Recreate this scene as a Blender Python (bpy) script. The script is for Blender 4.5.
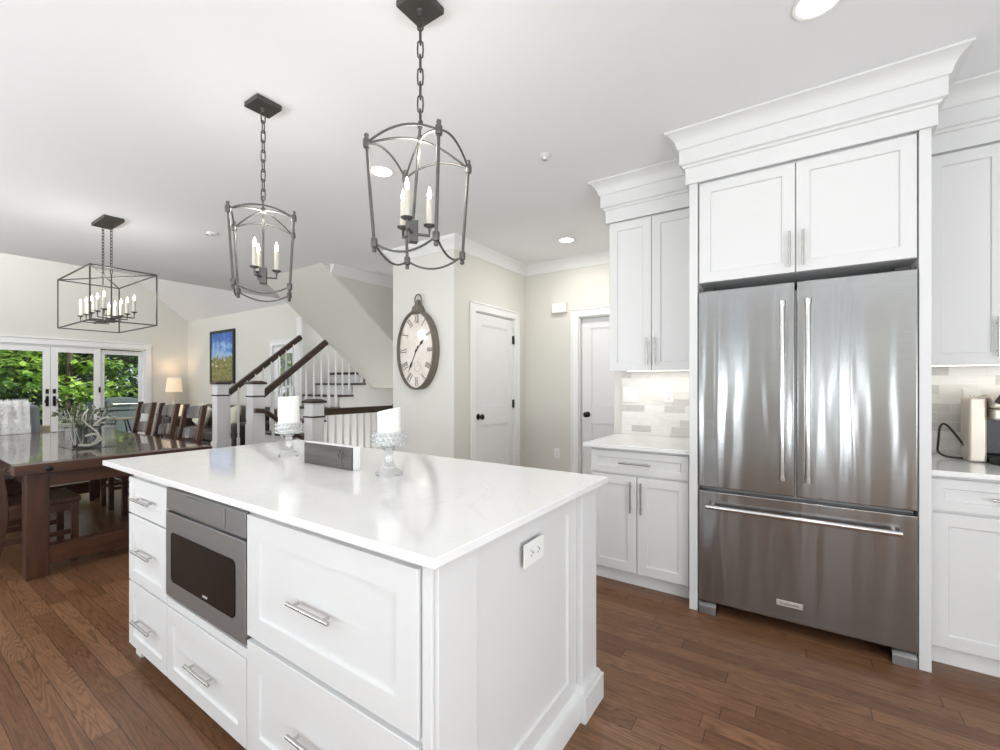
import bpy, bmesh, math, random
from mathutils import Vector, Matrix
random.seed(7)
PI = math.pi
C = bpy.context.scene.collection
SC = bpy.context.scene
for o in list(bpy.data.objects): bpy.data.objects.remove(o)

# ------------------------------------------------------------------ camera
YAW = math.atan(300 / 442.0)
cam = bpy.data.cameras.new('camera'); camo = bpy.data.objects.new('camera', cam); C.objects.link(camo)
camo.location = (0, 0, 1.30); camo.rotation_euler = (PI / 2, 0, YAW)
cam.sensor_width = 36; cam.lens = 36 * .442; cam.shift_y = .010; cam.clip_start = .05; cam.clip_end = 200
SC.camera = camo
# ------------------------------------------------------------------ view, world, sun, added area lamps
SC.view_settings.view_transform = 'Standard'; SC.view_settings.look = 'None'
SC.view_settings.gamma = 1; SC.view_settings.use_curve_mapping = False
SC.view_settings.exposure = 0.19
w = bpy.data.worlds.new('world'); SC.world = w; w.use_nodes = True
bg = w.node_tree.nodes['Background']; bg.inputs[0].default_value = (.86, .93, 1, 1); bg.inputs[1].default_value = 1.0

def lamp(name, kind, loc, energy, color=(1, 1, 1), rot=(0, 0, 0), size=None, size_y=None, parent=None, **kw):
    l = bpy.data.lights.new(name, kind); l.energy = energy; l.color = color
    if kind == 'AREA':
        l.shape = kw.get('shape', 'RECTANGLE' if size_y else 'SQUARE'); l.size = size
        if size_y: l.size_y = size_y
        if 'spread' in kw: l.spread = kw['spread']
    elif kind == 'SUN': l.angle = size
    else: l.shadow_soft_size = size
    o = bpy.data.objects.new(name, l); C.objects.link(o); o.rotation_euler = rot
    if parent: o.parent = parent; o.location = Vector(loc) - wloc(parent)
    else: o.location = loc
    return o
def wloc(o):
    v = Vector((0, 0, 0))
    while o: v = v + o.location; o = o.parent
    return v
lamp('sun', 'SUN', (5, 5, 12), 4.6, (1, .95, .86), (math.radians(42), 0, math.radians(120)), math.radians(2))
WINDOWS = [(-11.3, -9.3), (-8.6, -6.6), (-5.9, -3.9), (-3.5, -1.9), (-1.12, -.82), (.02, .32), (.56, .76), (1.75, 2.45)]   # unseen glazing behind the camera (x ranges); narrow ones added for refrigerator streaks
for a, b in WINDOWS:
    lamp('bounce_fill', 'AREA', ((a + b) / 2, -2.75, .95), (b - a) * (26 if a < -6 else 44 if a < -3.6 else 50 if b - a > 1 else 62), (.91, .955, 1), (math.radians(163), 0, 0), b - a - .06, 1.6)  # added lamps inside the glazing, tipped up to bounce off the ceiling
    lamp('low_fill', 'AREA', ((a + b) / 2, -2.84, .85), (b - a) * (4 if a < -6 else 7 if a < -3.6 else 2.2 if a < -1.3 else 1.5), (.93, .965, 1), (math.radians(94), 0, 0), b - a - .06, .9)  # added low lamps, fill for the lower cabinet fronts
lamp('vault_fill', 'AREA', (-9.8, 1.0, 5.3), 100, (.95, .975, 1), (0, 0, 0), 3.0, 1.2)  # unseen area lamp under the ridge, added to brighten the vaulted room
lamp('bounce_fill', 'AREA', (2.5, -.6, .95), 42, (.91, .955, 1), (math.radians(165), 0, PI / 2), 2.4, 2.0)  # added lamp on the right, aimed up for ceiling bounce
lamp("low_fill", "AREA", (2.66, -.6, 1.2), 60, (.93, .965, 1), (math.radians(88), 0, PI / 2), 2.4, .7)  # added low fill for the island end
lamp('landing_fill', 'AREA', (-6.5, 5.2, 2.70), 11, (.98, .99, 1), (0, 0, 0), .8, .8)  # unseen lamp over the landing, added to brighten the stairs
lamp('stairwell_fill', 'AREA', (-5.4, 4.6, -.3), 12, (1, .98, .95), (PI, 0, 0), .7, 1.0)  # unseen lamp below floor level, added to brighten the stairwell

# ------------------------------------------------------------------ materials
def mat(name, col, rough=.5, metal=0, **kw):
    m = bpy.data.materials.new(name); m.use_nodes = True
    b = m.node_tree.nodes['Principled BSDF']
    b.inputs['Base Color'].default_value = (*col, 1); b.inputs['Roughness'].default_value = rough; b.inputs['Metallic'].default_value = metal
    for k, v in kw.items():
        k2 = {'ior': 'IOR', 'trans': 'Transmission Weight', 'ecol': 'Emission Color', 'estr': 'Emission Strength', 'alpha': 'Alpha',
              'coat': 'Coat Weight', 'spec': 'Specular IOR Level', 'aniso': 'Anisotropic', 'sheen': 'Sheen Weight', 'sss': 'Subsurface Weight'}[k]
        b.inputs[k2].default_value = (*v, 1) if k == 'ecol' else v
    return m
class NT:
    """small node-tree helper"""
    def __init__(s, m): s.t = m.node_tree; s.b = s.t.nodes['Principled BSDF']
    def n(s, typ, **kw):
        q = s.t.nodes.new(typ)
        for k, v in kw.items(): setattr(q, k, v)
        return q
    def l(s, a, b): s.t.links.new(a, b)
    def math(s, op, a, b=None):
        q = s.n('ShaderNodeMath', operation=op)
        for i, v in enumerate((a, b)):
            if v is None: continue
            if isinstance(v, (int, float)): q.inputs[i].default_value = v
            else: s.l(v, q.inputs[i])
        return q.outputs[0]
    def coord(s, kind='Object'): return s.n('ShaderNodeTexCoord').outputs[kind]
    def sep(s, v): q = s.n('ShaderNodeSeparateXYZ'); s.l(v, q.inputs[0]); return q.outputs
    def comb(s, x, y, z):
        q = s.n('ShaderNodeCombineXYZ')
        for i, v in enumerate((x, y, z)):
            if isinstance(v, (int, float)): q.inputs[i].default_value = v
            else: s.l(v, q.inputs[i])
        return q.outputs[0]
    def map(s, v, sc=(1, 1, 1), loc=(0, 0, 0)):
        q = s.n('ShaderNodeMapping'); q.inputs['Scale'].default_value = sc; q.inputs['Location'].default_value = loc; s.l(v, q.inputs[0]); return q.outputs[0]
    def noise(s, v, scale, detail=3, rough=.5, dist=0):
        q = s.n('ShaderNodeTexNoise'); q.inputs['Scale'].default_value = scale; q.inputs['Detail'].default_value = detail
        q.inputs['Roughness'].default_value = rough; q.inputs['Distortion'].default_value = dist
        if v is not None: s.l(v, q.inputs['Vector'])
        return q.outputs['Fac']
    def white(s, v): q = s.n('ShaderNodeTexWhiteNoise', noise_dimensions='3D'); s.l(v, q.inputs['Vector']); return q.outputs['Value']
    def ramp(s, f, stops):
        q = s.n('ShaderNodeValToRGB'); e = q.color_ramp.elements
        while len(e) < len(stops): e.new(.5)
        for i, (p, c) in enumerate(stops): e[i].position = p; e[i].color = (*c, 1)
        s.l(f, q.inputs[0]); return q.outputs[0]
    def mix(s, f, a, b, mode='MIX'):
        q = s.n('ShaderNodeMix', data_type='RGBA', blend_type=mode)
        for i, v in ((0, f), (6, a), (7, b)):
            if isinstance(v, (int, float)): q.inputs[i].default_value = v
            elif isinstance(v, tuple): q.inputs[i].default_value = (*v, 1)
            else: s.l(v, q.inputs[i])
        return q.outputs[2]
    def bump(s, h, strength, dist=.01):
        q = s.n('ShaderNodeBump'); q.inputs['Strength'].default_value = strength; q.inputs['Distance'].default_value = dist
        s.l(h, q.inputs['Height']); s.l(q.outputs[0], s.b.inputs['Normal'])
    def col(s, c): s.l(c, s.b.inputs['Base Color'])

M = {}
M['paint'] = mat('white_cabinet_paint', (.715, .715, .715), .42, spec=.28)
M['trim'] = mat('white_trim_paint', (.83, .83, .83), .4)
M['ceiling'] = mat('ceiling_paint', (.86, .867, .885), .9)
M['wall'] = mat('greige_wall_paint', (.685, .675, .625), .85)
M['wall_light'] = mat('pale_wall_paint', (.715, .70, .66), .85)
M['door'] = mat('door_paint', (.78, .785, .79), .4)
M['iron'] = mat('dark_iron', (.085, .08, .075), .5, .6)
M['pewter'] = mat('pewter_metal', (.125, .122, .118), .45, .7)
M['nickel'] = mat('brushed_nickel', (.54, .535, .52), .27, 1)
M['black'] = mat('black_plastic', (.012, .012, .013), .35)
M['blackmetal'] = mat('matt_black_metal', (.015, .014, .013), .4, .4)
M['glassdark'] = mat('dark_oven_glass', (.010, .008, .007), .08, 0, spec=.12)
M['candle'] = mat('candle_wax', (.88, .87, .84), .5, sss=.15)
M['sleeve'] = mat('candle_sleeve', (.62, .585, .51), .6)
M['bulb'] = mat('lit_bulb', (1, .9, .75), .3, ecol=(1, .88, .70), estr=9)
M['lampdisc'] = mat('lit_downlight', (1, 1, 1), .3, ecol=(1, .97, .93), estr=6)
M['strip'] = mat('lit_strip', (1, 1, 1), .3, ecol=(1, .93, .82), estr=1.5)
M['plastic'] = mat('white_plastic', (.84, .84, .82), .35)
M['slot'] = mat('slot_dark', (.10, .10, .10), .5)
M['leather'] = mat('dark_brown_leather', (.035, .022, .016), .4)
M['greyfabric'] = mat('grey_upholstery', (.23, .25, .27), .9, sheen=.3)
M['tan'] = mat('tan_fabric', (.5, .41, .31), .9)
M['pillow'] = mat('cream_pillow', (.62, .58, .48), .9)
M['throw'] = mat('white_fluffy_throw', (.86, .85, .84), 1, sheen=.5)
M['slate'] = mat('blue_grey_leather_slat', (.2, .215, .24), .35)
M['champagne'] = mat('champagne_plastic', (.62, .56, .48), .32, .35)
M['teal'] = mat('grill_cover', (.09, .115, .12), .7)
M['soil'] = mat('driftwood', (.62, .58, .52), .8)
M['badge'] = mat('badge_metal', (.80, .79, .77), .3, .7)
M['text'] = mat('badge_lettering', (.05, .05, .05), .4)
M['texts'] = mat('silver_lettering', (.6, .6, .6), .4)
M['numeral'] = mat('numeral_ink', (.10, .085, .07), .6)

def glass(name, tint=(1, 1, 1), rough=0.0, fac=.10):
    m = bpy.data.materials.new(name); m.use_nodes = True; t = m.node_tree; t.nodes.clear()
    o = t.nodes.new('ShaderNodeOutputMaterial'); mx = t.nodes.new('ShaderNodeMixShader'); tr = t.nodes.new('ShaderNodeBsdfTransparent')
    g = t.nodes.new('ShaderNodeBsdfGlossy'); lw = t.nodes.new('ShaderNodeLayerWeight'); mm = t.nodes.new('ShaderNodeMath'); mm.operation = 'MULTIPLY_ADD'
    tr.inputs[0].default_value = (*tint, 1); g.inputs['Roughness'].default_value = rough; lw.inputs[0].default_value = .25
    mm.inputs[1].default_value = .6; mm.inputs[2].default_value = fac * .4
    t.links.new(lw.outputs['Facing'], mm.inputs[0]); t.links.new(mm.outputs[0], mx.inputs[0])
    t.links.new(tr.outputs[0], mx.inputs[1]); t.links.new(g.outputs[0], mx.inputs[2]); t.links.new(mx.outputs[0], o.inputs[0])
    return m
M['pane'] = glass('window_glass', (.97, .99, .98), 0, .04)
M['clear'] = glass('clear_glass', (.98, .99, .985), .02, .12)
M['crystal'] = mat('cut_crystal', (.97, .975, .98), .04, 0, trans=.80, ior=1.42)
M['crystal'].node_tree.nodes['Principled BSDF'].inputs['Roughness'].default_value = .07
def crystal():
    t = NT(M['crystal']); v = t.n('ShaderNodeTexVoronoi'); v.inputs['Scale'].default_value = 70; t.l(t.coord(), v.inputs['Vector']); t.bump(v.outputs['Distance'], .25, .004)
crystal()

def floor_mat():
    m = mat('dark_oak_planks', (.1, .06, .04), .3, spec=.32); t = NT(m); x, y, z = t.sep(t.coord())
    row = t.math('FLOOR', t.math('DIVIDE', y, .0826))
    off = t.white(t.comb(row, 3.1, 0))
    xs = t.math('ADD', t.math('DIVIDE', x, 1.15), t.math('MULTIPLY', off, 7))
    cell = t.math('FLOOR', xs)
    rnd = t.white(t.comb(row, cell, 1.7)); rnd2 = t.white(t.comb(row, cell, 9.2))
    gv = t.comb(t.math('ADD', t.math('MULTIPLY', x, .62), t.math('MULTIPLY', rnd, 20)), t.math('ADD', t.math('MULTIPLY', y, 10), t.math('MULTIPLY', rnd2, 30)), 0)
    big = t.noise(gv, 1.5, 2, .45, .5)
    ring = t.math('FRACT', t.math('MULTIPLY', big, 19))
    ring = t.math('ABSOLUTE', t.math('SUBTRACT', ring, .5))
    fine = t.noise(t.map(gv, (6, 16, 1)), 6, 4, .65)
    base = t.ramp(rnd, [(0, (.205, .094, .043)), (.4, (.255, .121, .058)), (.75, (.29, .141, .069)), (1, (.335, .168, .086))])
    g1 = t.math('MULTIPLY', t.ramp(ring, [(0, (1, 1, 1)), (.34, (0, 0, 0))]), .58)
    c = t.mix(g1, base, (.065, .029, .014))
    c = t.mix(t.math('MULTIPLY', t.ramp(fine, [(.42, (1, 1, 1)), (.62, (0, 0, 0))]), .45), c, (.05, .025, .016))
    fy = t.math('FRACT', t.math('DIVIDE', y, .0826)); fx = t.math('FRACT', xs)
    sy = t.math('LESS_THAN', t.math('MINIMUM', fy, t.math('SUBTRACT', 1, fy)), .018)
    sx = t.math('LESS_THAN', t.math('MINIMUM', fx, t.math('SUBTRACT', 1, fx)), .0014)
    seam = t.math('MAXIMUM', sy, sx)
    c = t.mix(t.math('MULTIPLY', seam, .75), c, (.015, .008, .005)); t.col(c)
    t.l(t.math('ADD', t.math('MULTIPLY', fine, .12), .24), t.b.inputs['Roughness'])
    h = t.math('SUBTRACT', t.math('MULTIPLY', ring, -.15), t.math('MULTIPLY', seam, 1.0)); t.bump(h, .25, .002)
    return m
M['floor'] = floor_mat()

def wood(name, dark, light, scale=1.0, rough=.35, axis=0, coat=0):
    m = mat(name, dark, rough, coat=coat); t = NT(m); sc = [14, 14, 14]; sc[axis] = 1.2
    v = t.map(t.coord(), tuple(q * scale for q in sc)); n = t.noise(v, 1.6, 5, .6, .8)
    t.col(t.ramp(n, [(.3, dark), (.7, light)])); t.bump(n, .12, .003); return m
M['table'] = wood('espresso_table_top', (.05, .022, .012), (.10, .046, .026), .6, .26, 0, .8)
M['table_v'] = wood('russet_table_frame', (.030, .011, .006), (.075, .027, .012), .6, .32, 2, .2)
M['table_y'] = wood('russet_table_rail', (.030, .011, .006), (.085, .031, .014), .6, .32, 1, .2)
M['chair'] = wood('dark_chair_wood', (.030, .012, .007), (.085, .031, .016), 1, .3, 2, .3)
M['slatwood'] = wood('glossy_chair_slat', (.030, .014, .010), (.06, .028, .018), 1, .22, 2, 1)
M['rail'] = wood('walnut_handrail', (.032, .019, .013), (.075, .045, .03), 1, .35, 1)
M['plank'] = wood('weathered_grey_board', (.065, .058, .054), (.13, .118, .108), 1.2, .8, 0)
M['deck'] = wood('grey_deck', (.30, .29, .28), (.42, .41, .4), .3, .8, 0)
M['bark'] = wood('tree_bark', (.06, .045, .03), (.14, .11, .08), .3, .9, 2)
M['clockrim'] = wood('aged_zinc_rim', (.115, .098, .08), (.21, .185, .155), 1.5, .55, 2)

def quartz():
    m = mat('white_quartz', (.86, .86, .86), .09, coat=.2); t = NT(m); v = t.coord()
    n = t.noise(v, 2.2, 6, .62, 1.6); r = t.math('ABSOLUTE', t.math('SUBTRACT', n, .5))
    vein = t.ramp(r, [(0, (1, 1, 1)), (.022, (0, 0, 0))]); patch = t.ramp(t.noise(v, 1.1, 2), [(.45, (0, 0, 0)), (.68, (1, 1, 1))])
    f = t.math('MULTIPLY', t.math('MULTIPLY', vein, patch), .55)
    sp = t.ramp(t.noise(v, 60, 2), [(.70, (0, 0, 0)), (.78, (1, 1, 1))])
    c = t.mix(f, (.85, .85, .85), (.66, .665, .68)); c = t.mix(t.math('MULTIPLY', sp, .12), c, (.6, .6, .6)); t.col(c); return m
M['quartz'] = quartz()
def tiles():
    m = mat('stone_mosaic_tile', (.7, .68, .64), .3); t = NT(m); x, y, z = t.sep(t.coord())
    q = t.math('DIVIDE', z, .052); row = t.math('FLOOR', q)
    xs = t.math('ADD', t.math('DIVIDE', x, .148), t.math('MULTIPLY', t.white(t.comb(row, .3, 0)), 5)); cell = t.math('FLOOR', xs)
    rnd = t.white(t.comb(row, cell, 4.4))
    c = t.ramp(rnd, [(0, (.50, .475, .455)), (.18, (.56, .54, .51)), (.3, (.74, .72, .675)), (.62, (.80, .785, .75)), (1, (.84, .835, .82))])
    c = t.mix(.25, c, t.ramp(t.noise(t.map(t.coord(), (8, 8, 40)), 3, 4), [(.3, (.55, .53, .5)), (.7, (.85, .84, .82))]))
    fz = t.math('FRACT', q); fx = t.math('FRACT', xs)
    g = t.math('MAXIMUM', t.math('LESS_THAN', fz, .04), t.math('LESS_THAN', fx, .014))
    t.col(t.mix(g, c, (.72, .71, .68))); t.bump(g, -.2, .002); return m
M['tile'] = tiles()
def steel(name, base=.56, wav=True, rough=.24):
    m = mat(name, (base * .985, base * .99, base), rough, 1, aniso=.9); t = NT(m); t.b.inputs['Anisotropic Rotation'].default_value = .25
    tg = t.n('ShaderNodeTangent', direction_type='RADIAL', axis='Z'); t.l(tg.outputs[0], t.b.inputs['Tangent'])
    v = t.coord(); br = t.noise(t.map(v, (3, 3, 500)), 2, 2)
    t.col(t.mix(.35, (base * .985, base * .99, base), t.ramp(br, [(.3, (base * .75,) * 3), (.7, (base * 1.2,) * 3)])))
    if wav:
        h = t.noise(t.map(v, (7.5, 0, .7)), 1.0, 1.5, .4, .2); t.bump(h, .42, .02)
    return m
M['steel'] = steel('brushed_stainless', .34, True, .15)
M['steel_flat'] = steel('stainless_panel', .30, False, .36)
M['chrome'] = mat('polished_handle', (.72, .71, .70), .16, 1)
def oval_face():
    m = mat('clock_paper', (.78, .72, .66), .25, coat=.5); t = NT(m)
    n = t.noise(t.coord(), 5, 4, .6); t.col(t.ramp(n, [(.3, (.70, .62, .55)), (.65, (.82, .77, .71))])); return m
M['face'] = oval_face()
def painting():
    m = mat('landscape_canvas', (.3, .4, .5), .5); t = NT(m); g = t.coord('Generated'); x, y, z = t.sep(g)
    n1 = t.noise(t.map(g, (4, 4, 4)), 1.5, 4, .6); n2 = t.noise(t.map(g, (9, 9, 14)), 1.2, 4, .6)
    sky = t.ramp(t.math('ADD', z, t.math('MULTIPLY', t.math('SUBTRACT', n1, .5), 1.5)), [(.45, (.42, .55, .72)), (.62, (.30, .48, .75)), (.75, (.10, .25, .62)), (.95, (.05, .13, .45))])
    land = t.ramp(n2, [(.3, (.055, .085, .02)), (.45, (.16, .19, .05)), (.56, (.30, .27, .10)), (.64, (.36, .20, .09)), (.75, (.12, .16, .05))])
    house = t.ramp(t.noise(t.map(g, (6, 6, 9), (3, 1, 2)), 1, 2), [(.56, (0, 0, 0)), (.6, (1, 1, 1))])
    band = t.math('LESS_THAN', t.math('ABSOLUTE', t.math('SUBTRACT', z, .4)), .1)
    land = t.mix(t.math('MULTIPLY', house, band), land, (.75, .68, .55))
    hor = t.math('ADD', z, t.math('MULTIPLY', t.math('SUBTRACT', n1, .5), .35)); f = t.math('LESS_THAN', hor, .50)
    t.col(t.mix(f, sky, land)); return m
M['painting'] = painting()
def leafmat(name, c1, c2, c3):
    m = mat(name, c2, .55); t = NT(m); o = t.coord()
    r = t.noise(o, 1.3, 3, .6); r2 = t.noise(o, 14, 1)
    c = t.ramp(t.math('ADD', t.math('MULTIPLY', r, .6), t.math('MULTIPLY', r2, .4)), [(.34, c1), (.5, c2), (.64, c3)]); t.col(c)
    tl = t.n('ShaderNodeBsdfTranslucent'); t.l(c, tl.inputs[0]); mx = t.n('ShaderNodeMixShader'); mx.inputs[0].default_value = .35
    out = [q for q in t.t.nodes if q.type == 'OUTPUT_MATERIAL'][0]
    t.l(t.b.outputs[0], mx.inputs[1]); t.l(tl.outputs[0], mx.inputs[2]); t.l(mx.outputs[0], out.inputs[0]); return m
M['leaf_bright'] = leafmat('bright_leaves', (.12, .25, .03), (.32, .52, .08), (.58, .72, .22))
M['leaf_mid'] = leafmat('mid_leaves', (.035, .10, .02), (.10, .24, .045), (.26, .42, .10))
M['leaf_dark'] = leafmat('dark_leaves', (.02, .055, .015), (.05, .12, .03), (.13, .22, .06))
M['eucalyptus'] = leafmat('grey_green_leaves', (.035, .045, .022), (.10, .13, .06), (.27, .29, .17))
M['lawn'] = leafmat('lawn', (.06, .13, .03), (.12, .22, .05), (.2, .32, .08))
M['shade'] = mat('lamp_shade_linen', (.80, .68, .52), .9, ecol=(1, .74, .48), estr=.35)

# ------------------------------------------------------------------ mesh helper
class MB:
    def __init__(s): s.v = []; s.f = []; s.mi = []; s.m = 0; s.T = None
    def add(s, vs, fs):
        k = len(s.v)
        s.v += [tuple(s.T @ Vector(p)) if s.T else tuple(p) for p in vs]
        s.f += [tuple(i + k for i in f) for f in fs]; s.mi += [s.m] * len(fs); return s
    def box(s, x0, x1, y0, y1, z0, z1):
        if x0 > x1: x0, x1 = x1, x0
        if y0 > y1: y0, y1 = y1, y0
        if z0 > z1: z0, z1 = z1, z0
        return s.add([(x, y, z) for z in (z0, z1) for y in (y0, y1) for x in (x0, x1)],
                     [(0, 2, 3, 1), (4, 5, 7, 6), (0, 1, 5, 4), (2, 6, 7, 3), (0, 4, 6, 2), (1, 3, 7, 5)])
    def bar(s, p, q, w, h, up=(0, 0, 1)):
        p = Vector(p); q = Vector(q); d = (q - p).normalized(); u = Vector(up); a = d.cross(u)
        if a.length < 1e-4: a = d.cross(Vector((1, 0, 0)))
        a.normalize(); b = a.cross(d)
        vs = [c + a * (sx * w / 2) + b * (sy * h / 2) for c in (p, q) for sx, sy in ((-1, -1), (1, -1), (1, 1), (-1, 1))]
        return s.add(vs, [(0, 1, 2, 3), (7, 6, 5, 4), (0, 4, 5, 1), (1, 5, 6, 2), (2, 6, 7, 3), (3, 7, 4, 0)])
    def tube(s, path, r, n=8, closed=False, flat=None):
        P = [Vector(p) for p in path]; N = len(P); R = r if isinstance(r, (list, tuple)) else [r] * N
        tang = []
        for i in range(N):
            a = P[i - 1] if (i or closed) else P[0]; b = P[(i + 1) % N] if (i < N - 1 or closed) else P[-1]
            tang.append((b - a).normalized())
        u = tang[0].orthogonal().normalized() if flat is None else Vector(flat)
        vs = []
        for i in range(N):
            t = tang[i]; u = (u - t * u.dot(t))
            u = u.normalized() if u.length > 1e-6 else t.orthogonal().normalized()
            v = t.cross(u)
            for k in range(n):
                a = 2 * PI * k / n; vs.append(P[i] + (u * math.cos(a) + v * math.sin(a)) * R[i])
        fs = [(i * n + k, i * n + (k + 1) % n, ((i + 1) % N) * n + (k + 1) % n, ((i + 1) % N) * n + k) for i in range(N if closed else N - 1) for k in range(n)]
        if not closed: fs += [tuple(range(n - 1, -1, -1)), tuple((N - 1) * n + k for k in range(n))]
        return s.add(vs, fs)
    def lathe(s, prof, c=(0, 0, 0), n=20, sx=1, sy=1):
        vs = []; m = len(prof)
        for k in range(n):
            a = 2 * PI * k / n
            for r, z in prof: vs.append((c[0] + r * sx * math.cos(a), c[1] + r * sy * math.sin(a), c[2] + z))
        fs = [(k * m + i, ((k + 1) % n) * m + i, ((k + 1) % n) * m + i + 1, k * m + i + 1) for k in range(n) for i in range(m - 1)]
        if prof[0][0] > 1e-5: fs.append(tuple(k * m for k in range(n - 1, -1, -1)))
        if prof[-1][0] > 1e-5: fs.append(tuple(k * m + m - 1 for k in range(n)))
        return s.add(vs, fs)
    def prism(s, poly, axis, a0, a1):
        n = len(poly); f = {'x': lambda p, a: (a, p[0], p[1]), 'y': lambda p, a: (p[0], a, p[1]), 'z': lambda p, a: (p[0], p[1], a)}[axis]
        vs = [f(p, a0) for p in poly] + [f(p, a1) for p in poly]
        return s.add(vs, [tuple(range(n - 1, -1, -1)), tuple(range(n, 2 * n))] + [(i, (i + 1) % n, n + (i + 1) % n, n + i) for i in range(n)])
    def sphere(s, c, r, n=12, m=8, sx=1, sy=1, sz=1):
        return s.lathe([(r * math.sin(PI * i / m) if 0 < i < m else 0, -r * sz * math.cos(PI * i / m)) for i in range(m + 1)], c, n, sx, sy)
    def shaker(s, x0, x1, z0, z1, yf, th=.02, rail=.057, rec=.009, step=.004):
        """frame-and-panel front facing -Y"""
        def rc(d, y): return [(x0 + d, y, z0 + d), (x1 - d, y, z0 + d), (x1 - d, y, z1 - d), (x0 + d, y, z1 - d)]
        vs = rc(.0015, yf) + rc(rail, yf) + rc(rail + step, yf + rec) + rc(0, yf + .0015) + rc(0, yf + th)
        fs = []
        for a, b in ((0, 4), (4, 8), (12, 0), (16, 12)):
            fs += [(a + i, a + (i + 1) % 4, b + (i + 1) % 4, b + i) for i in range(4)]
        fs += [(8, 9, 10, 11), (19, 18, 17, 16)]
        return s.add(vs, fs)
    def sweep(s, prof, path, closed=False):
        """profile (out, z) swept along a level path with mitred corners; out is to the right of travel"""
        P = [Vector((p[0], p[1])) for p in path]; N = len(P); vs = []; m = len(prof)
        for i in range(N):
            d1 = (P[i] - P[i - 1]).normalized() if (i or closed) else None
            d2 = (P[(i + 1) % N] - P[i]).normalized() if (i < N - 1 or closed) else None
            d1 = d1 or d2; d2 = d2 or d1
            n1 = Vector((d1.y, -d1.x)); n2 = Vector((d2.y, -d2.x)); b = n1 + n2; b = b / max(b.dot(n1), 1e-6)
            for o, z in prof: vs.append((P[i].x + b.x * o, P[i].y + b.y * o, z))
        fs = [(i * m + k, i * m + (k + 1) % m, ((i + 1) % N) * m + (k + 1) % m, ((i + 1) % N) * m + k) for i in range(N if closed else N - 1) for k in range(m)]
        if not closed: fs += [tuple(range(m - 1, -1, -1)), tuple((N - 1) * m + k for k in range(m))]
        return s.add(vs, fs)
    def build(s, name, mats, parent=None, bevel=0, smooth=True, seg=2, ang=48):
        me = bpy.data.meshes.new(name); off = wloc(parent) if parent else Vector((0, 0, 0))
        me.from_pydata([tuple(Vector(p) - off) for p in s.v], [], s.f)
        for m in (mats if isinstance(mats, (list, tuple)) else [mats]): me.materials.append(M[m] if isinstance(m, str) else m)
        me.polygons.foreach_set('material_index', s.mi)
        bm = bmesh.new(); bm.from_mesh(me); bmesh.ops.recalc_face_normals(bm, faces=bm.faces)
        if bevel:
            es = [e for e in bm.edges if len(e.link_faces) == 2 and e.calc_face_angle(0) > .6]
            bmesh.ops.bevel(bm, geom=es, offset=bevel, segments=seg, affect='EDGES', profile=.5, clamp_overlap=True)
        bm.to_mesh(me); bm.free()
        if smooth:
            me.shade_smooth(); me.set_sharp_from_angle(angle=math.radians(ang))
        o = bpy.data.objects.new(name, me); C.objects.link(o)
        if bevel:
            wn = o.modifiers.new('weighted_normal', 'WEIGHTED_NORMAL'); wn.weight = 100; wn.keep_sharp = True
        if parent: o.parent = parent
        return o

def tag(o, label=None, cat=None, group=None, kind=None):
    if label: o['label'] = label
    if cat: o['category'] = cat
    if group: o['group'] = group
    if kind: o['kind'] = kind
    return o
def thing(name, loc, label, cat, group=None):
    o = bpy.data.objects.new(name, None); C.objects.link(o); o.location = loc; o.empty_display_size = .1
    return tag(o, label, cat, group)
def struct(name, mb, mats, parent=None, bevel=0):
    o = mb.build(name, mats, parent, bevel)
    if not parent: o['kind'] = 'structure'
    return o
def sroot(name, loc):
    o = bpy.data.objects.new(name, None); C.objects.link(o); o.location = loc; o['kind'] = 'structure'; return o
def copy_tree(o, parent=None):
    c = o.copy(); C.objects.link(c); c.parent = parent
    for ch in list(o.children): copy_tree(ch, c)
    return c
def text_mesh(name, body, size, mats, parent, origin, xdir, updir, depth=.0006, spacing=1.0):
    cu = bpy.data.curves.new(name, 'FONT'); cu.body = body; cu.size = size; cu.extrude = depth; cu.align_x = 'CENTER'; cu.align_y = 'CENTER'; cu.space_character = spacing
    t = bpy.data.objects.new(name, cu); C.objects.link(t); dg = bpy.context.evaluated_depsgraph_get(); dg.update()
    me = bpy.data.meshes.new_from_object(t.evaluated_get(dg)); bpy.data.objects.remove(t)
    me.materials.clear(); me.materials.append(M[mats])
    x = Vector(xdir).normalized(); u = Vector(updir).normalized(); n = x.cross(u)
    mt = Matrix((x, u, n)).transposed().to_4x4(); mt.translation = Vector(origin) - (wloc(parent) if parent else Vector())
    me.transform(mt)
    o = bpy.data.objects.new(name, me); C.objects.link(o)
    if parent: o.parent = parent
    return o
def arc_pts(p, q, lift, n=12, power=2):
    p = Vector(p); q = Vector(q); out = []
    for i in range(n + 1):
        t = i / n; v = p.lerp(q, t); v.z += lift * (1 - abs(2 * t - 1) ** power); out.append(v)
    return out

# ------------------------------------------------------------------ room shell
CZ = 2.75
XR, YB = 2.7, -2.9          # wall past the right of the frame, wall behind the camera
XE = -7.25                  # end of the flat ceiling
XF = -12.3                  # gable wall with the french doors
YP = 4.62                   # wall with the painting
XW = -2.80                  # wall with the panelled door
YC = 3.324                  # pier with the clock
YD = 4.674                  # back wall of the passage
YK = 3.45                   # kitchen wall
HOLE = (-5.98, -4.80, 3.25, 5.7)
fl = MB()
for x0, x1, y0, y1 in ((XF, HOLE[0], YB, 6.2), (HOLE[1], XR, YB, 6.2), (HOLE[0], HOLE[1], YB, HOLE[2]), (HOLE[0], HOLE[1], HOLE[3], 6.2)):
    fl.box(x0, x1, y0, y1, -.12, 0)
struct('floor', fl, 'floor')
struct('ceiling', MB().box(XE, XR + .1, YB - .1, 6.3, CZ, CZ + .12), 'ceiling')
RID = (.86, 2.83 + .80 * 3.76)
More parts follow.
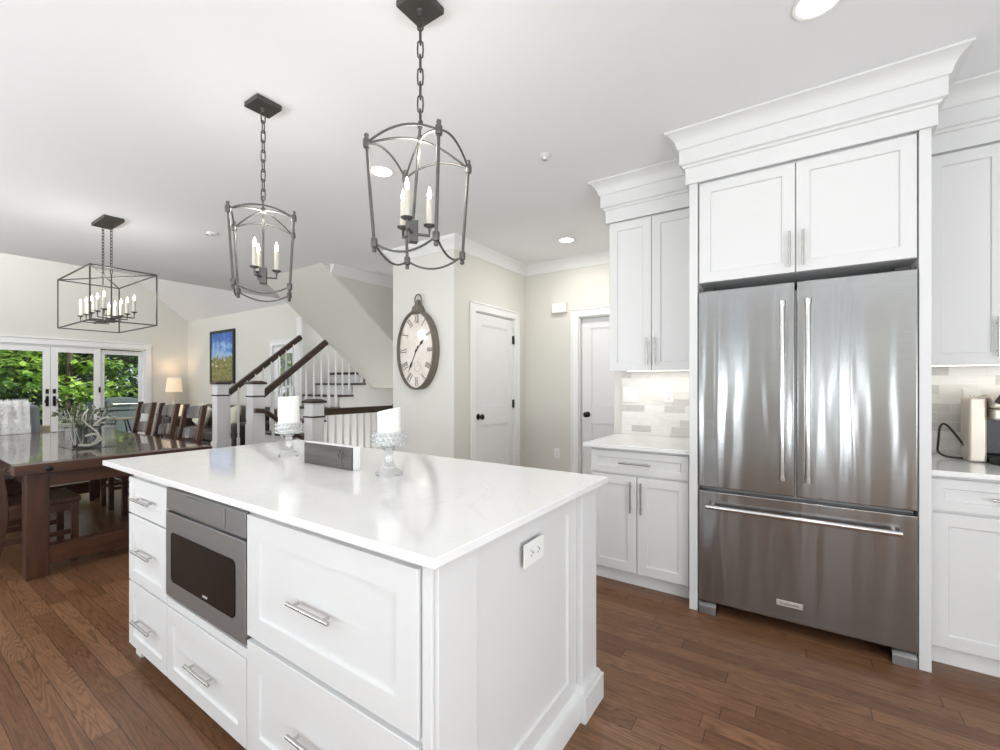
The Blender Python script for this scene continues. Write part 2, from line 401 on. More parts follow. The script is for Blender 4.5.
def slope(name, ya, za, yb, zb):
    m = MB(); m.prism([(ya, za), (yb, zb), (yb, zb + .12), (ya, za + .12)], 'x', XF - .1, XE + .1); return struct(name, m, 'ceiling')
slope('ceiling_vault', YP + .08, 2.83 - .06, RID[0], RID[1])
slope('ceiling_vault_back', YB - .08, 2.83 - .06, RID[0], RID[1])
struct('wall_header', MB().prism([(YB, CZ + .02), (YP, CZ + .02), (YP, 2.83), RID, (YB, 2.83)], 'x', XE + .012, XE + .1), 'wall')
# gable wall with door opening y .62..3.78, z 0..2.1
DY0, DY1, DZ = .55, 3.78, 2.10
g = MB(); g.prism([(YB, 0), (DY0, 0), (DY0, 2.83), (YB, 2.83)], 'x', XF - .14, XF); g.prism([(DY1, 0), (YP, 0), (YP, 2.83), (DY1, 2.83)], 'x', XF - .14, XF)
g.prism([(DY0, DZ), (DY1, DZ), (DY1, 2.83), (DY0, 2.83)], 'x', XF - .14, XF); g.prism([(YB, 2.83), (YP, 2.83), RID], 'x', XF - .14, XF)
struct('wall_far', g, 'wall')
# wall with the painting, opening for the glazed door x -8.42..-7.62
GX0, GX1, GZ = -8.46, -7.66, 2.06
g = MB().box(XF, GX0, YP, YP + .14, 0, 2.83).box(GX1, XE + .06, YP, YP + .14, 0, 2.83).box(GX0, GX1, YP, YP + .14, GZ, 2.83)
struct('wall_painting', g, 'wall')
# wall behind the camera with glazed openings
g = MB(); xs = XF - .1
for a, b in WINDOWS: g.box(xs, a, YB - .14, YB, 0, 2.83); g.box(a, b, YB - .14, YB, 0, .35); g.box(a, b, YB - .14, YB, 2.5, 2.83); xs = b
g.box(xs, XR + .1, YB - .14, YB, 0, 2.83); struct('wall_back', g, 'wall')
for i, (a, b) in enumerate(WINDOWS):
    r = sroot('window_%d' % (i + 1), ((a + b) / 2, YB, .35)); f = MB()
    f.box(a - .07, b + .07, YB, YB + .02, .27, .35).box(a - .07, b + .07, YB, YB + .02, 2.5, 2.58).box(a - .07, a, YB, YB + .02, .35, 2.5).box(b, b + .07, YB, YB + .02, .35, 2.5)
    for q in ((a + .03, (a + b) / 2, b - .03) if b - a > 1 else (a + .01, b - .01)): f.box(q - (.03 if b - a > 1 else .01), q + (.03 if b - a > 1 else .01), YB - .09, YB - .04, .35, 2.5)
    f.box(a, b, YB - .09, YB - .04, .35, .41).box(a, b, YB - .09, YB - .04, 2.44, 2.5); f.build('window_frame', 'trim', r)
    MB().box(a + .02, b - .02, YB - .07, YB - .065, .38, 2.47).build('window_pane', 'pane', r)
struct('wall_right', MB().box(XR, XR + .12, YB, -1.9, 0, CZ).box(XR, XR + .12, .7, 3.6, 0, CZ).box(XR, XR + .12, -1.9, .7, 0, .9).box(XR, XR + .12, -1.9, .7, 2.4, CZ), 'wall_light')
r = sroot('window_9', (XR, -.6, .9)); f = MB()  # unseen window, added to bring light onto the island end
f.box(XR - .02, XR, -1.98, .78, .82, .9).box(XR - .02, XR, -1.98, .78, 2.4, 2.48).box(XR - .02, XR, -1.98, -1.9, .9, 2.4).box(XR - .02, XR, .7, .78, .9, 2.4)
for q in (-1.87, -.6, .67): f.box(XR + .03, XR + .08, q - .03, q + .03, .9, 2.4)
f.build('window_frame', 'trim', r); MB().box(XR + .05, XR + .055, -1.88, .68, .9, 2.4).build('window_pane', 'pane', r)
struct('wall_kitchen', MB().box(-1.235, XR, YK, YK + .12, 0, CZ).box(-1.235, -1.115, YK + .12, YD, 0, CZ), 'wall_light')
# passage walls
D1Y0, D1Y1, DTOP = 3.66, 4.42, 2.075     # panelled door in the side wall of the passage
struct('wall_passage', MB().box(XW - .12, XW, YC + .006, D1Y0, 0, CZ).box(XW - .12, XW, D1Y1, YD, 0, CZ).box(XW - .12, XW, D1Y0, D1Y1, DTOP, CZ), 'wall')
D2X0, D2X1 = -2.085, -1.30
struct('wall_passage_back', MB().box(XW - .12, D2X0, YD, YD + .12, 0, CZ).box(D2X1, -1.1, YD, YD + .12, 0, CZ).box(D2X0, D2X1, YD, YD + .12, DTOP, CZ), 'wall')
struct('wall_pier', MB().box(-3.662, XW, YC, YC + .006, 0, CZ).box(-3.662, XW - .13, YC + .006, YC + .12, 0, CZ).box(-3.662, -3.54, YC + .12, 4.34, 0, CZ), 'wall_light')
# stair well: wall over the soffit, soffit, walls below, side wall of the stair
XS, XG, YS0 = -6.05, -4.67, 3.17
def sof(y): return CZ - .80 * (y - YS0)
YS1 = YS0 + (CZ - 1.25) / .80
struct('wall_stairwell', MB().prism([(YS0, CZ), (YS1, 1.25), (6.1, 1.25), (6.1, CZ)], 'x', XG - .02, XG), 'wall')
struct('ceiling_stair_soffit', MB().prism([(YS0 - .02, CZ), (YS0 + .16, CZ), (YS1 + .12, 1.32), (6.1, 1.32), (6.1, 1.25), (YS1, 1.25)], 'x', XS, XG - .02), 'wall_light')
struct('wall_stair_end', MB().box(XG, -3.54, 4.34, 4.46, 0, CZ), 'wall_light')
struct('wall_stair_back', MB().box(-7.2, XG + .1, 6.1, 6.2, -1.7, CZ + .1).box(XG, XG + .1, 4.46, 6.1, -1.7, 1.25), 'wall_light')
struct('wall_below_stair', MB().prism([(3.45, -1.7), (5.55, -1.7), (5.55, 1.25), (4.98, 1.25), (3.60, .05), (3.45, 0)], 'x', XS - .10, XS - .04), 'trim')
struct('wall_cellar', MB().box(HOLE[1] + .001, HOLE[1] + .06, HOLE[2], 6.1, -1.7, -.12).box(HOLE[0] - .1, HOLE[1], HOLE[2] - .08, HOLE[2], -1.7, -.12).box(HOLE[0] - .2, HOLE[1] + .1, 3.1, 6.1, -1.8, -1.7), 'wall_light')
struct('wall_stair_side', MB().box(-7.17, -7.035, 4.36, 6.1, 0, 2.75), 'wall_light')
struct('trim_1', MB().box(-7.18, -7.034, 4.335, 4.36, 0, 2.42).box(-7.19, -7.024, 4.325, 4.37, 2.42, 2.46), 'trim')
# crown mouldings of the room
CRN = [(0, CZ - .115), (.008, CZ - .115), (.014, CZ - .10), (.03, CZ - .075), (.06, CZ - .032), (.075, CZ - .02), (.08, CZ - .0), (0, CZ)]
struct('trim_2', MB().sweep(CRN, [(-3.662, 4.34), (-3.662, YC), (XW, YC), (XW, YD), (-1.235, YD), (-1.235, YK), (-1.17, YK)]), 'trim')
struct('trim_3', MB().sweep(CRN, [(XG, YS0 + .08), (XG, 4.34), (-3.662, 4.34)]), 'trim')
# baseboards
BBD = [(0, 0), (.016, 0), (.016, .10), (.01, .125), (0, .13)]
struct('baseboard_passage', MB().sweep(BBD, [(XW, YC + .0), (XW, D1Y0 - .10)]).sweep(BBD, [(XW, D1Y1 + .10), (XW, YD), (D2X0 - .12, YD)]), 'trim')
struct('baseboard_pier', MB().sweep(BBD, [(-3.662, 4.34), (-3.662, YC), (XW, YC)]), 'trim')
struct('baseboard_painting', MB().sweep(BBD, [(XF, 3.9), (XF, YP), (GX0 - .1, YP)]), 'trim')
struct('wall_backsplash', MB().box(-1.168, -.537, YK - .012, YK, .9, 1.42).box(.496, 1.75, YK - .012, YK, .9, 1.42), 'tile')

# panelled doors and casings
def panel_door(mb, w, h, th=.035):
    """two-panel slab: x 0..w, z 0..h, front face at y=0 facing -Y"""
    st, top, lock, bot = .115, .115, .20, .22; zl = .86
    mb.box(0, w, .010, th, 0, h)
    mb.box(0, st, 0, .010, 0, h).box(w - st, w, 0, .010, 0, h).box(st, w - st, 0, .010, h - top, h).box(st, w - st, 0, .010, zl, zl + lock).box(st, w - st, 0, .010, 0, bot)
    for z0, z1 in ((bot, zl), (zl + lock, h - top)):
        mb.prism([(st, z0), (st + .012, z0 + .0), (st + .012, z1), (st, z1)], 'y', .004, .010).prism([(w - st - .012, z0), (w - st, z0), (w - st, z1), (w - st - .012, z1)], 'y', .004, .010)
        mb.box(st, w - st, .004, .010, z0, z0 + .012).box(st, w - st, .004, .010, z1 - .012, z1)
def casing(mb, w, h, cw=.085, th=.018):
    mb.box(-cw, 0, -th, 0, 0, h).box(w, w + cw, -th, 0, 0, h).box(-cw, w + cw, -th, 0, h, h + cw)
    mb.box(-cw - .008, -cw + .012, -th - .008, -th, 0, h + cw).box(w + cw - .012, w + cw + .008, -th - .008, -th, 0, h + cw).box(-cw - .008, w + cw + .008, -th - .008, -th, h + cw - .012, h + cw + .008)
def jambs(mb, w, h, d):
    mb.box(0, .012, 0, d, 0, h).box(w - .012, w, 0, d, 0, h).box(0, w, 0, d, h - .012, h)
def knob(mb, x, z, y=0):
    mb.T = mb.T @ Matrix.Translation((x, y, z)) @ Matrix.Rotation(PI / 2, 4, 'X')
    mb.lathe([(.032, 0), (.032, .006), (.026, .010), (.012, .012), (.011, .035), (.022, .040), (.030, .052), (.030, .062), (.022, .072), (0, .075)], (0, 0, 0), 20)
def room_door(name, T, w, rec, knob_x, hinges):
    r = sroot(name, T.translation)
    m = MB(); m.T = T; casing(m, w, DTOP); jambs(m, w, DTOP, .12); m.build('door_casing', 'trim', r, .002)
    m = MB(); m.T = T @ Matrix.Translation((.014, rec, .008)); panel_door(m, w - .028, DTOP - .024); d = m.build('door_leaf', 'door', r, .0015)
    m = MB(); m.T = T; knob(m, knob_x, .965, rec); m.build('door_knob', 'blackmetal', d)
    for z in hinges:
        m = MB(); m.T = T; m.tube([(w - .016, -.006, z - .05), (w - .016, -.006, z + .05)], .009, 8); m.box(w - .03, w - .004, -.002, rec + .002, z - .045, z + .045); m.build('hinge', 'blackmetal', d)
T1 = Matrix.Translation((XW, D1Y0, 0)) @ Matrix.Rotation(PI / 2, 4, 'Z')
room_door('door_1', T1, D1Y1 - D1Y0, .008, .065, (1.83, 1.08, .25))
T2 = Matrix.Translation((D2X0, YD, 0))
room_door('door_2', T2, D2X1 - D2X0, .05, .085, ())

# french doors in the gable wall (facing +X)
def fdoor(parent, y0, y1, z1, xf, stile=.105, top=.11, bot=.24):
    m = MB().box(xf - .045, xf, y0, y0 + stile, .02, z1).box(xf - .045, xf, y1 - stile, y1, .02, z1).box(xf - .045, xf, y0 + stile, y1 - stile, z1 - top, z1).box(xf - .045, xf, y0 + stile, y1 - stile, .02, bot)
    d = m.build('door_leaf', 'trim', parent, .003)
    MB().box(xf - .026, xf - .020, y0 + stile - .005, y1 - stile + .005, bot - .005, z1 - top + .005).build('glass_pane', 'pane', d); return d
r = sroot('door_3', (XF, (DY0 + DY1) / 2, 0))
m = MB(); cw = .11
m.box(XF, XF + .022, DY0 - cw, DY0, 0, DZ).box(XF, XF + .022, DY1, DY1 + cw, 0, DZ).box(XF, XF + .022, DY0 - cw, DY1 + cw, DZ, DZ + cw).box(XF, XF + .035, DY0 - cw - .015, DY1 + cw + .015, DZ + cw, DZ + cw + .02)
m.box(XF - .14, XF, DY0, DY0 + .03, 0, DZ).box(XF - .14, XF, DY1 - .03, DY1, 0, DZ).box(XF - .14, XF, DY0, DY1, DZ - .03, DZ).box(XF - .16, XF, DY0, DY1, -.01, .02); m.build('door_casing', 'trim', r, .003)
fdoor(r, DY0 + .03, 1.445, 2.07, XF - .055)
for y0, y1, hy in ((1.45, 2.248, 2.20), (2.253, 3.01, 2.302)):
    d = fdoor(r, y0, y1, 2.07, XF - .01)
    m = MB().box(XF - .01, XF + .004, hy - .022, hy + .022, .88, 1.08); m.tube([(XF + .004, hy, .93), (XF + .05, hy + (.03 if hy > 2.25 else -.03), .945), (XF + .055, hy + (.04 if hy > 2.25 else -.04), .98), (XF + .05, hy + (.03 if hy > 2.25 else -.03), 1.015), (XF + .004, hy, 1.03)], .008, 8)
    m.build('door_handle', 'blackmetal', d); MB().box(XF - .01, XF + .006, hy - .022, hy + .022, 1.13, 1.22).build('deadbolt', 'blackmetal', d)
    if y1 > 3: MB().box(XF - .01, XF + .012, 2.975, 3.005, 1.14, 1.26).build('latch', 'blackmetal', d)
fdoor(r, 3.015, DY1 - .03, 2.05, XF - .06, .07, .09)
# glazed door in the painting wall
r = sroot('door_4', ((GX0 + GX1) / 2, YP, 0)); m = MB(); w4 = GX1 - GX0
m.T = Matrix.Translation((GX0, YP, 0)); casing(m, w4, GZ, .09); jambs(m, w4, GZ, .14); m.build('door_casing', 'trim', r, .003)
m = MB(); st = .15; y0 = YP + .02
m.box(GX0 + .014, GX0 + st, y0, y0 + .045, .02, GZ - .014).box(GX1 - st, GX1 - .014, y0, y0 + .045, .02, GZ - .014).box(GX0 + st, GX1 - st, y0, y0 + .045, GZ - .16, GZ - .014).box(GX0 + st, GX1 - st, y0, y0 + .045, .02, .26)
d = m.build('door_leaf', 'trim', r, .003); MB().box(GX0 + st - .005, GX1 - st + .005, y0 + .02, y0 + .026, .255, GZ - .155).build('glass_pane', 'pane', d)

# ------------------------------------------------------------------ kitchen helpers
def hpull(parent, cx, z, yf, L, mat_='nickel', r=.0062, name='handle'):
    m = MB(); y = yf - .023; m.tube([(cx - L / 2, y, z), (cx + L / 2, y, z)], r, 12)
    for s in (-1, 1): m.tube([(cx + s * L * .36, y, z), (cx + s * L * .36, yf, z)], r * .8, 10)
    return m.build(name, mat_, parent)
def vpull(parent, x, z0, z1, yf, mat_='nickel', r=.006, out=.024, ends=.03):
    m = MB(); y = yf - out; m.tube([(x, y, z0), (x, y, z1)], r, 12)
    for z in (z0 + ends, z1 - ends): m.tube([(x, y, z), (x, yf, z)], r * .8, 10)
    return m.build('handle', mat_, parent)
def front(parent, name, x0, x1, z0, z1, yf, rail=.057):
    return MB().shaker(x0, x1, z0, z1, yf, .02, rail).build(name, 'paint', parent, ang=20)

# ------------------------------------------------------------------ island
IY = .757
def toe(m, x0, x1, y0, y1, z=.10, rec=.07): m.box(x0, x1, y0 + rec, y1, 0, z)
t = thing('island_drawer_cabinet', (-2.45, 1.25, 0), 'narrow three-drawer end cabinet of the white island, between the dining table and the microwave', 'cabinet')
m = MB().box(-2.671, -2.222, IY + .02, 1.73, .06, .889); toe(m, -2.65, -2.222, IY, 1.73, .06, .07); m.box(-2.664, -2.60, IY + .025, IY + .05, 0, .06).box(-2.664, -2.64, IY + .05, IY + .12, 0, .06); m.build('body', 'paint', t)
for z0, z1, zh in ((.692, .86, .771), (.372, .684, .53), (.062, .364, .203)):
    d = front(t, 'drawer', -2.671, -2.226, z0, z1, IY, .052); hpull(d, -2.463, zh, IY, .205)
t = thing('island_microwave_cabinet', (-1.9, 1.25, 0), 'middle cabinet of the white island, holding the microwave above one deep drawer', 'cabinet')
m = MB().box(-2.222, -2.204, IY + .02, 1.73, .06, .889).box(-1.572, -1.552, IY + .02, 1.73, .06, .889).box(-2.204, -1.572, IY + .02, 1.73, .06, .405).box(-2.204, -1.572, 1.3, 1.73, .405, .889).box(-2.204, -1.572, IY + .02, 1.3, .868, .889)
m.box(-2.222, -1.552, IY + .004, IY + .02, .368, .40); toe(m, -2.222, -1.552, IY, 1.73, .06); m.build('body', 'paint', t)
d = front(t, 'drawer', -2.217, -1.556, .062, .364, IY); hpull(d, -1.884, .206, IY, .205)
t = thing('island_wide_cabinet', (-1.15, 1.25, 0), 'wide cabinet of the white island with two big pull-out fronts, next to the paneled end', 'cabinet')
m = MB().box(-1.552, -.745, IY + .02, 1.73, .06, .889); toe(m, -1.552, -.745, IY, 1.73, .06); m.build('body', 'paint', t)
for z0, z1, zh in ((.455, .862, .647), (.062, .437, .25)):
    d = front(t, 'drawer', -1.549, -.750, z0, z1, IY, .075); hpull(d, -1.168, zh, IY, .205)
# microwave drawer
t = thing('microwave', (-1.89, 1.0, .41), 'stainless drawer microwave with a dark window, built into the island', 'microwave')
MB().box(-2.196, -1.58, IY + .012, 1.28, .412, .862).build('body', 'steel_flat', t)
m = MB().box(-2.224, -1.557, IY - .001, IY + .014, .778, .866); m.build('control_panel', 'steel_flat', t, .003)
MB().box(-2.02, -1.70, IY - .0045, IY, .787, .857).build('flip_cover', 'steel_flat', t, .002)
m = MB().prism([(-2.224, .415), (-1.557, .415), (-1.557, .768), (-2.224, .768)], 'y', IY - .003, IY + .012); d = m.build('drawer_front', 'steel_flat', t, .003)
wx0, wx1, wz0, wz1, rr = -2.165, -1.625, .485, .690, .022
poly = []
for cx, cz, a0 in ((wx1 - rr, wz1 - rr, 0), (wx0 + rr, wz1 - rr, 90), (wx0 + rr, wz0 + rr, 180), (wx1 - rr, wz0 + rr, 270)):
    for k in range(5): a = math.radians(a0 + k * 22.5); poly.append((cx + rr * math.cos(a), cz + rr * math.sin(a)))
m = MB().prism(poly, 'y', IY - .0055, IY - .001); m.build('window', 'glassdark', d)
text_mesh('logo_text', 'SHARP', .013, 'texts', d, (-1.85, IY - .0060, .502), (1, 0, 0), (0, 0, 1))
# panelled island end with corner posts
t = thing('island_end_panel', (-.72, 1.25, 0), 'white paneled end of the island with corner posts and stepped base', 'panel')
m = MB(); m.T = Matrix.Translation((-.722, 0, 0)) @ Matrix.Rotation(PI / 2, 4, 'Z')      # local x -> world y, local -y -> world +x
m.shaker(.931, 1.597, .10, .888, 0, .022, .072, .009)
m.build('panel', 'paint', t, ang=20)
for y0, y1 in ((.775, .927), (1.601, 1.745)):
    m = MB().box(-.745, -.700, y0, y1, .0, .889)
    if y0 < 1: m.box(-.742, -.712, IY + .006, y0, 0, .889)
    m.build('post', 'paint', t, .003)
    m = MB().box(-.7445, -.676, y0 - .022, y1 + .022, 0, .105); m.prism([(y0 - .022, .105), (y1 + .022, .105), (y1 + .002, .128), (y0 - .002, .128)], 'x', -.7445, -.688)
    m.build('post_base', 'paint', t, .003)
MB().sweep([(0, 0), (.022, 0), (.022, .085), (.012, .105), (0, .11)], [(-.722, 1.58), (-.722, .955)][::-1]).build('base_moulding', 'paint', t)
def outlet(name, T, label, w=.115, h=.07, gangs=1, kind='duplex', horiz=True):
    o = thing(name, T.translation, label, 'outlet' if kind != 'switch' else 'switch')
    m = MB(); m.T = T; m.box(-w / 2, w / 2, -.006, 0, -h / 2, h / 2); m.build('cover_plate', 'plastic', o, .002)
    if kind == 'duplex':
        for s in (-1, 1):
            m = MB(); m.T = T; c = (s * .021, 0) if horiz else (0, s * .021)
            for q in (-1, 1):
                if horiz: m.box(c[0] - .004 + q * .0, c[0] + .004, -.0068, -.005, q * .008 - .001, q * .008 + .001)
                else: m.box(q * .007 - .001, q * .007 + .001, -.0068, -.005, c[1] - .004, c[1] + .004)
            m.box(c[0] - .003 + (.010 if horiz else 0), c[0] + .003 + (.010 if horiz else 0), -.0068, -.005, c[1] - .003 - (0 if horiz else .010), c[1] + .003 - (0 if horiz else .010))
            m.build('socket_slots', 'slot', o)
    else:
        for k in range(gangs):
            m = MB(); m.T = T; cx = (k - (gangs - 1) / 2) * .046; m.box(cx - .016, cx + .016, -.009, -.005, -.033, .033); m.build('rocker', 'plastic', o, .001)
    return o
outlet('power_outlet', Matrix.Translation((-.7125, 1.24, .765)) @ Matrix.Rotation(PI / 2, 4, 'Z'), 'white power outlet set high in the paneled end of the island', .125, .075)
t = MB().box(-2.947, -.668, .727, 1.79, .89, .915).build('island_countertop', 'quartz', None, .003)
tag(t, 'long white quartz worktop with faint grey veins on the island', 'countertop')

# items on the island
def holder(name, x, y, s, label):
    o = thing(name, (x, y, .915), label, 'candle holder', 'crystal candle holders on the island')
    m = MB().lathe([(0, .002), (.058, 0), (.062, .006), (.056, .014), (.036, .028), (.020, .055), (.014, .082), (.017, .100), (.026, .115), (.030, .122), (0, .122)], (x, y, .915), 28, s, s)
    m.build('pedestal', 'crystal', o)
    z = 1.037; m = MB().lathe([(.050, 0), (.070, .004), (.071, .064), (.066, .064), (.065, .010), (0, .008)], (x, y, z), 36, s, s)
    q = m.build('cup', 'crystal', o)
    m = MB()
    for k in range(20):
        for j in range(3):
            a = 2 * PI * (k + (j % 2) * .5) / 20; m.sphere((x + .071 * s * math.cos(a), y + .071 * s * math.sin(a), z + .013 + j * .019), .0068, 6, 4)
    m.build('diamond_cut', 'crystal', q)
def candle(x, y, r, z0, z1, slant, label):
    m = MB(); n = 28; vs = []
    for k in range(n):
        a = 2 * PI * k / n; vs.append((x + r * math.cos(a), y + r * math.sin(a), z0))
    for k in range(n):
        a = 2 * PI * k / n; vs.append((x + r * math.cos(a), y + r * math.sin(a), z1 + slant * math.cos(a - .4)))
    for k in range(n):
        a = 2 * PI * k / n; vs.append((x + r * .86 * math.cos(a), y + r * .86 * math.sin(a), z1 + .6 * slant * math.cos(a - .4) - .004))
    vs.append((x, y, z1 - .012))
    fs = [tuple(range(n - 1, -1, -1))] + [(k, (k + 1) % n, n + (k + 1) % n, n + k) for k in range(n)] + [(n + k, n + (k + 1) % n, 2 * n + (k + 1) % n, 2 * n + k) for k in range(n)] + [(2 * n + k, 2 * n + (k + 1) % n, 3 * n) for k in range(n)]
    m.add(vs, fs); o = m.build('pillar_candle', 'candle')
    tag(o, label, 'candle', 'pillar candles on the island')
    MB().tube([(x, y, z1 - .012), (x + .001, y, z1 + .004)], .0012, 6).build('wick', 'black', o); return o
holder('candle_holder', -2.285, 1.335, .90, 'crystal pedestal holder under the taller candle, on the island before the stair posts')
candle(-2.285, 1.335, .052, 1.047, 1.238, .002, 'taller white pillar candle with a level top, in front of the stair posts')
holder('candle_holder', -1.462, 1.305, .97, 'crystal pedestal holder under the candle with the slanted top, below the oval clock')
candle(-1.462, 1.305, .049, 1.047, 1.194, .011, 'shorter white pillar candle burned down to a slanted top, below the oval clock')
t = thing('decorative_box', (-1.84, 1.30, .915), 'small white box with a weathered grey front carved with a key, between the candles', 'box')
MB().box(-2.026, -1.655, 1.27, 1.308, .9155, 1.020).build('box_body', 'trim', t, .002)
fr = MB().box(-2.024, -1.657, 1.262, 1.270, .9165, 1.018).build('front_board', 'plank', t, .002)
m = MB(); cx, cz = -1.735, .985
for a0 in range(3):
    a = math.radians(90 + 120 * a0); m.tube([(cx + .014 * math.cos(a) + .010 * math.cos(k * PI / 5), 1.2605, cz + .012 * math.sin(a) + .010 * math.sin(k * PI / 5)) for k in range(10)], .003, 6, True)
m.tube([(cx, 1.2605, cz - .016), (cx + .004, 1.2605, .928)], .0032, 6); m.box(cx + .002, cx + .020, 1.259, 1.262, .930, .936).box(cx + .002, cx + .016, 1.259, 1.262, .941, .946)
m.tube([(cx - .12, 1.261, .948), (cx - .07, 1.261, .955), (cx - .03, 1.261, .945)], .0015, 6)
m.build('key_emblem', 'pewter', fr)

# ------------------------------------------------------------------ refrigerator and its surround
FY = 2.735
t = thing('refrigerator', (-.015, 3.05, 0), 'stainless french-door refrigerator with bottom freezer drawer and bar handles', 'refrigerator')
MB().box(-.478, .442, FY + .075, 3.44, .06, 1.80).build('body', 'steel_flat', t)
m = MB().box(-.478, .442, FY + .10, FY + .13, .035, .10); m.build('kick_plate', 'black', t)
for x0, x1, hx in ((-.482, -.022, -.075), (-.014, .446, .034)):
    d = MB().box(x0, x1, FY, FY + .07, .722, 1.832).build('door', 'steel', t, .006, seg=3)
    m = MB(); y = FY - .05; m.tube([(hx, y, .822), (hx, y, 1.718)], .0125, 16)
    for z in (.845, 1.695): m.tube([(hx, y, z), (hx, FY, z)], .010, 12)
    m.build('handle', 'chrome', d)
    for z in (.822, 1.718):
        MB().tube([(hx, y, z - .012), (hx, y, z + .012)], .0165, 16).build('handle_cap', 'chrome', d)
for hx in (-.43, .395):
    MB().box(hx - .03, hx + .03, FY + .02, FY + .12, 1.80, 1.852).build('hinge_cover', 'black', t, .004)
d = MB().box(-.482, .446, FY, FY + .07, .072, .700).build('freezer_drawer', 'steel', t, .006, seg=3)
m = MB(); y = FY - .05; m.tube([(-.435, y, .622), (.385, y, .622)], .0125, 16)
for x in (-.41, .36): m.tube([(x, y, .622), (x, FY, .622)], .010, 12)
m.build('handle', 'chrome', d)
b = MB().box(-.102, .012, FY - .004, FY, .150, .178).build('nameplate', 'badge', d, .001)
text_mesh('nameplate_text', 'KitchenAid', .0175, 'text', b, (-.045, FY - .0046, .164), (1, 0, 0), (0, 0, 1), .0004, 1.05)
for x in (-.435, .40):
    MB().prism([(FY + .0, .0), (FY + .09, 0), (FY + .09, .064), (FY + .02, .064), (FY, .045)], 'x', x - .045, x + .045).build('foot', 'steel_flat', t, .003)

FRZ = [(0, 2.462), (.016, 2.462), (.016, 2.552), (.026, 2.556), (.030, 2.566), (.044, 2.572), (.044, 2.655), (.052, 2.659), (.056, 2.668), (.060, 2.685), (.070, 2.706), (.086, 2.724), (.104, 2.735), (.112, 2.738), (.112, CZ - .001), (0, CZ - .001)]
t = thing('refrigerator_cabinet', (-.02, 3.1, 0), 'tall white surround with two-door cupboard and crown over the refrigerator', 'cabinet')
MB().box(-.533, -.488, 2.745, YK - .001, 0, 2.60).build('side_panel', 'paint', t, .002)
MB().box(.450, .492, 2.745, YK - .001, 0, 2.60).build('side_panel', 'paint', t, .002)
MB().box(-.488, .450, 2.775, YK - .001, 1.886, 2.60).build('body', 'paint', t)
MB().sweep(FRZ, [(-.535, 2.962), (-.535, 2.745), (.494, 2.745), (.494, 2.962)]).box(-.53, .49, 2.76, 3.4, 2.5, CZ - .001).build('crown_moulding', 'paint', t, ang=24)
for x0, x1, hx in ((-.480, -.021, -.046), (-.017, .444, .012)):
    d = front(t, 'door', x0, x1, 1.886, 2.455, 2.752); vpull(d, hx, 1.912, 2.094, 2.752)

def lower(name, x0, x1, label, doors, drawers, handle=True):
    o = thing(name, ((x0 + x1) / 2, 3.1, 0), label, 'cabinet')
    m = MB().box(x0, x1, 2.82, YK - .014, .095, .887).box(x0 + .0, x1, 2.88, YK - .014, 0, .095); m.build('body', 'paint', o)
    MB().box(x0, x1, 2.872, 2.88, .0, .092).build('toe_kick', 'trim', o)
    for a, b in drawers:
        d = front(o, 'drawer', a, b, .728, .872, 2.80, .042); hpull(d, (a + b) / 2 - .01, .80, 2.80, .20)
    for a, b, hx in doors:
        d = front(o, 'door', a, b, .104, .716, 2.80)
        if hx: vpull(d, hx, .488, .684, 2.80)
    return o
lower('base_cabinet', -1.166, -.536, 'white base cabinet with one drawer over two doors, beside the refrigerator and the passage', [(-1.162, -.857, -.890), (-.852, -.548, -.824)], [(-1.162, -.548)])
lower('base_cabinet', .494, 1.72, 'white base cabinet under the coffee maker', [(.500, 1.10, 1.06), (1.105, 1.70, 1.14)], [(.500, 1.10), (1.105, 1.70)])
tag(MB().box(-1.208, -.536, 2.772, YK - .013, .888, .913).build('countertop', 'quartz', None, .003), 'short white quartz worktop between the passage and the refrigerator', 'countertop')
tag(MB().box(.494, 1.74, 2.772, YK - .013, .888, .913).build('countertop', 'quartz', None, .003), 'white quartz worktop carrying the coffee maker', 'countertop')
def upper(x0, x1, label, doors, path):
    o = thing('wall_cabinet', ((x0 + x1) / 2, 3.27, 1.4), label, 'cabinet')
    MB().box(x0, x1, 3.10, YK - .001, 1.405, 2.60).build('body', 'paint', o)
    MB().sweep(FRZ, path).box(x0 + .002, x1 - .002, 3.105, YK - .02, 2.47, CZ - .001).build('crown_moulding', 'paint', o, ang=24)
    for a, b, hx in doors:
        d = front(o, 'door', a, b, 1.400, 2.455, 3.08)
        vpull(d, hx, 1.434, 1.625, 3.08)
    s = MB().box(x0 + .06, x1 - .06, 3.30, 3.34, 1.4015, 1.405).build('light_strip', 'strip', o)
    lamp('strip_light', 'AREA', ((x0 + x1) / 2, 3.30, 1.396), .6, (1, .93, .82), (0, 0, 0), x1 - x0 - .15, .03, o)
    return o
upper(-1.142, -.538, 'white two-door wall cabinet above the tiled niche, beside the refrigerator and the passage', [(-1.138, -.842, -.868), (-.838, -.541, -.816)], [(-1.144, YK - .01), (-1.144, 3.08), (-.54, 3.08)])
upper(.496, 1.72, 'white wall cabinet above the coffee maker', [(.528, .82, .78), (.824, 1.12, .864), (1.124, 1.42, 1.38), (1.424, 1.715, 1.46)], [(.50, 3.08), (1.722, 3.08), (1.722, YK - .01)])
yb = YK - .0125
outlet('wall_switch', Matrix.Translation((-1.096, yb, 1.226)), 'white double switch plate on the tile nearer the passage', .122, .118, 2, 'switch')
outlet('power_outlet', Matrix.Translation((-.81, yb, 1.228)), 'white power outlet on the tile nearer the refrigerator', .072, .118, 1, 'duplex', False)
outlet('power_outlet', Matrix.Translation((.775, yb, 1.22)), 'white power outlet on the tile behind the coffee maker', .072, .118, 1, 'duplex', False)
outlet('power_outlet', Matrix.Translation((-2.36, YD, .50)), 'white power outlet low on the passage wall beside the recessed door', .075, .118, 1, 'duplex', False)
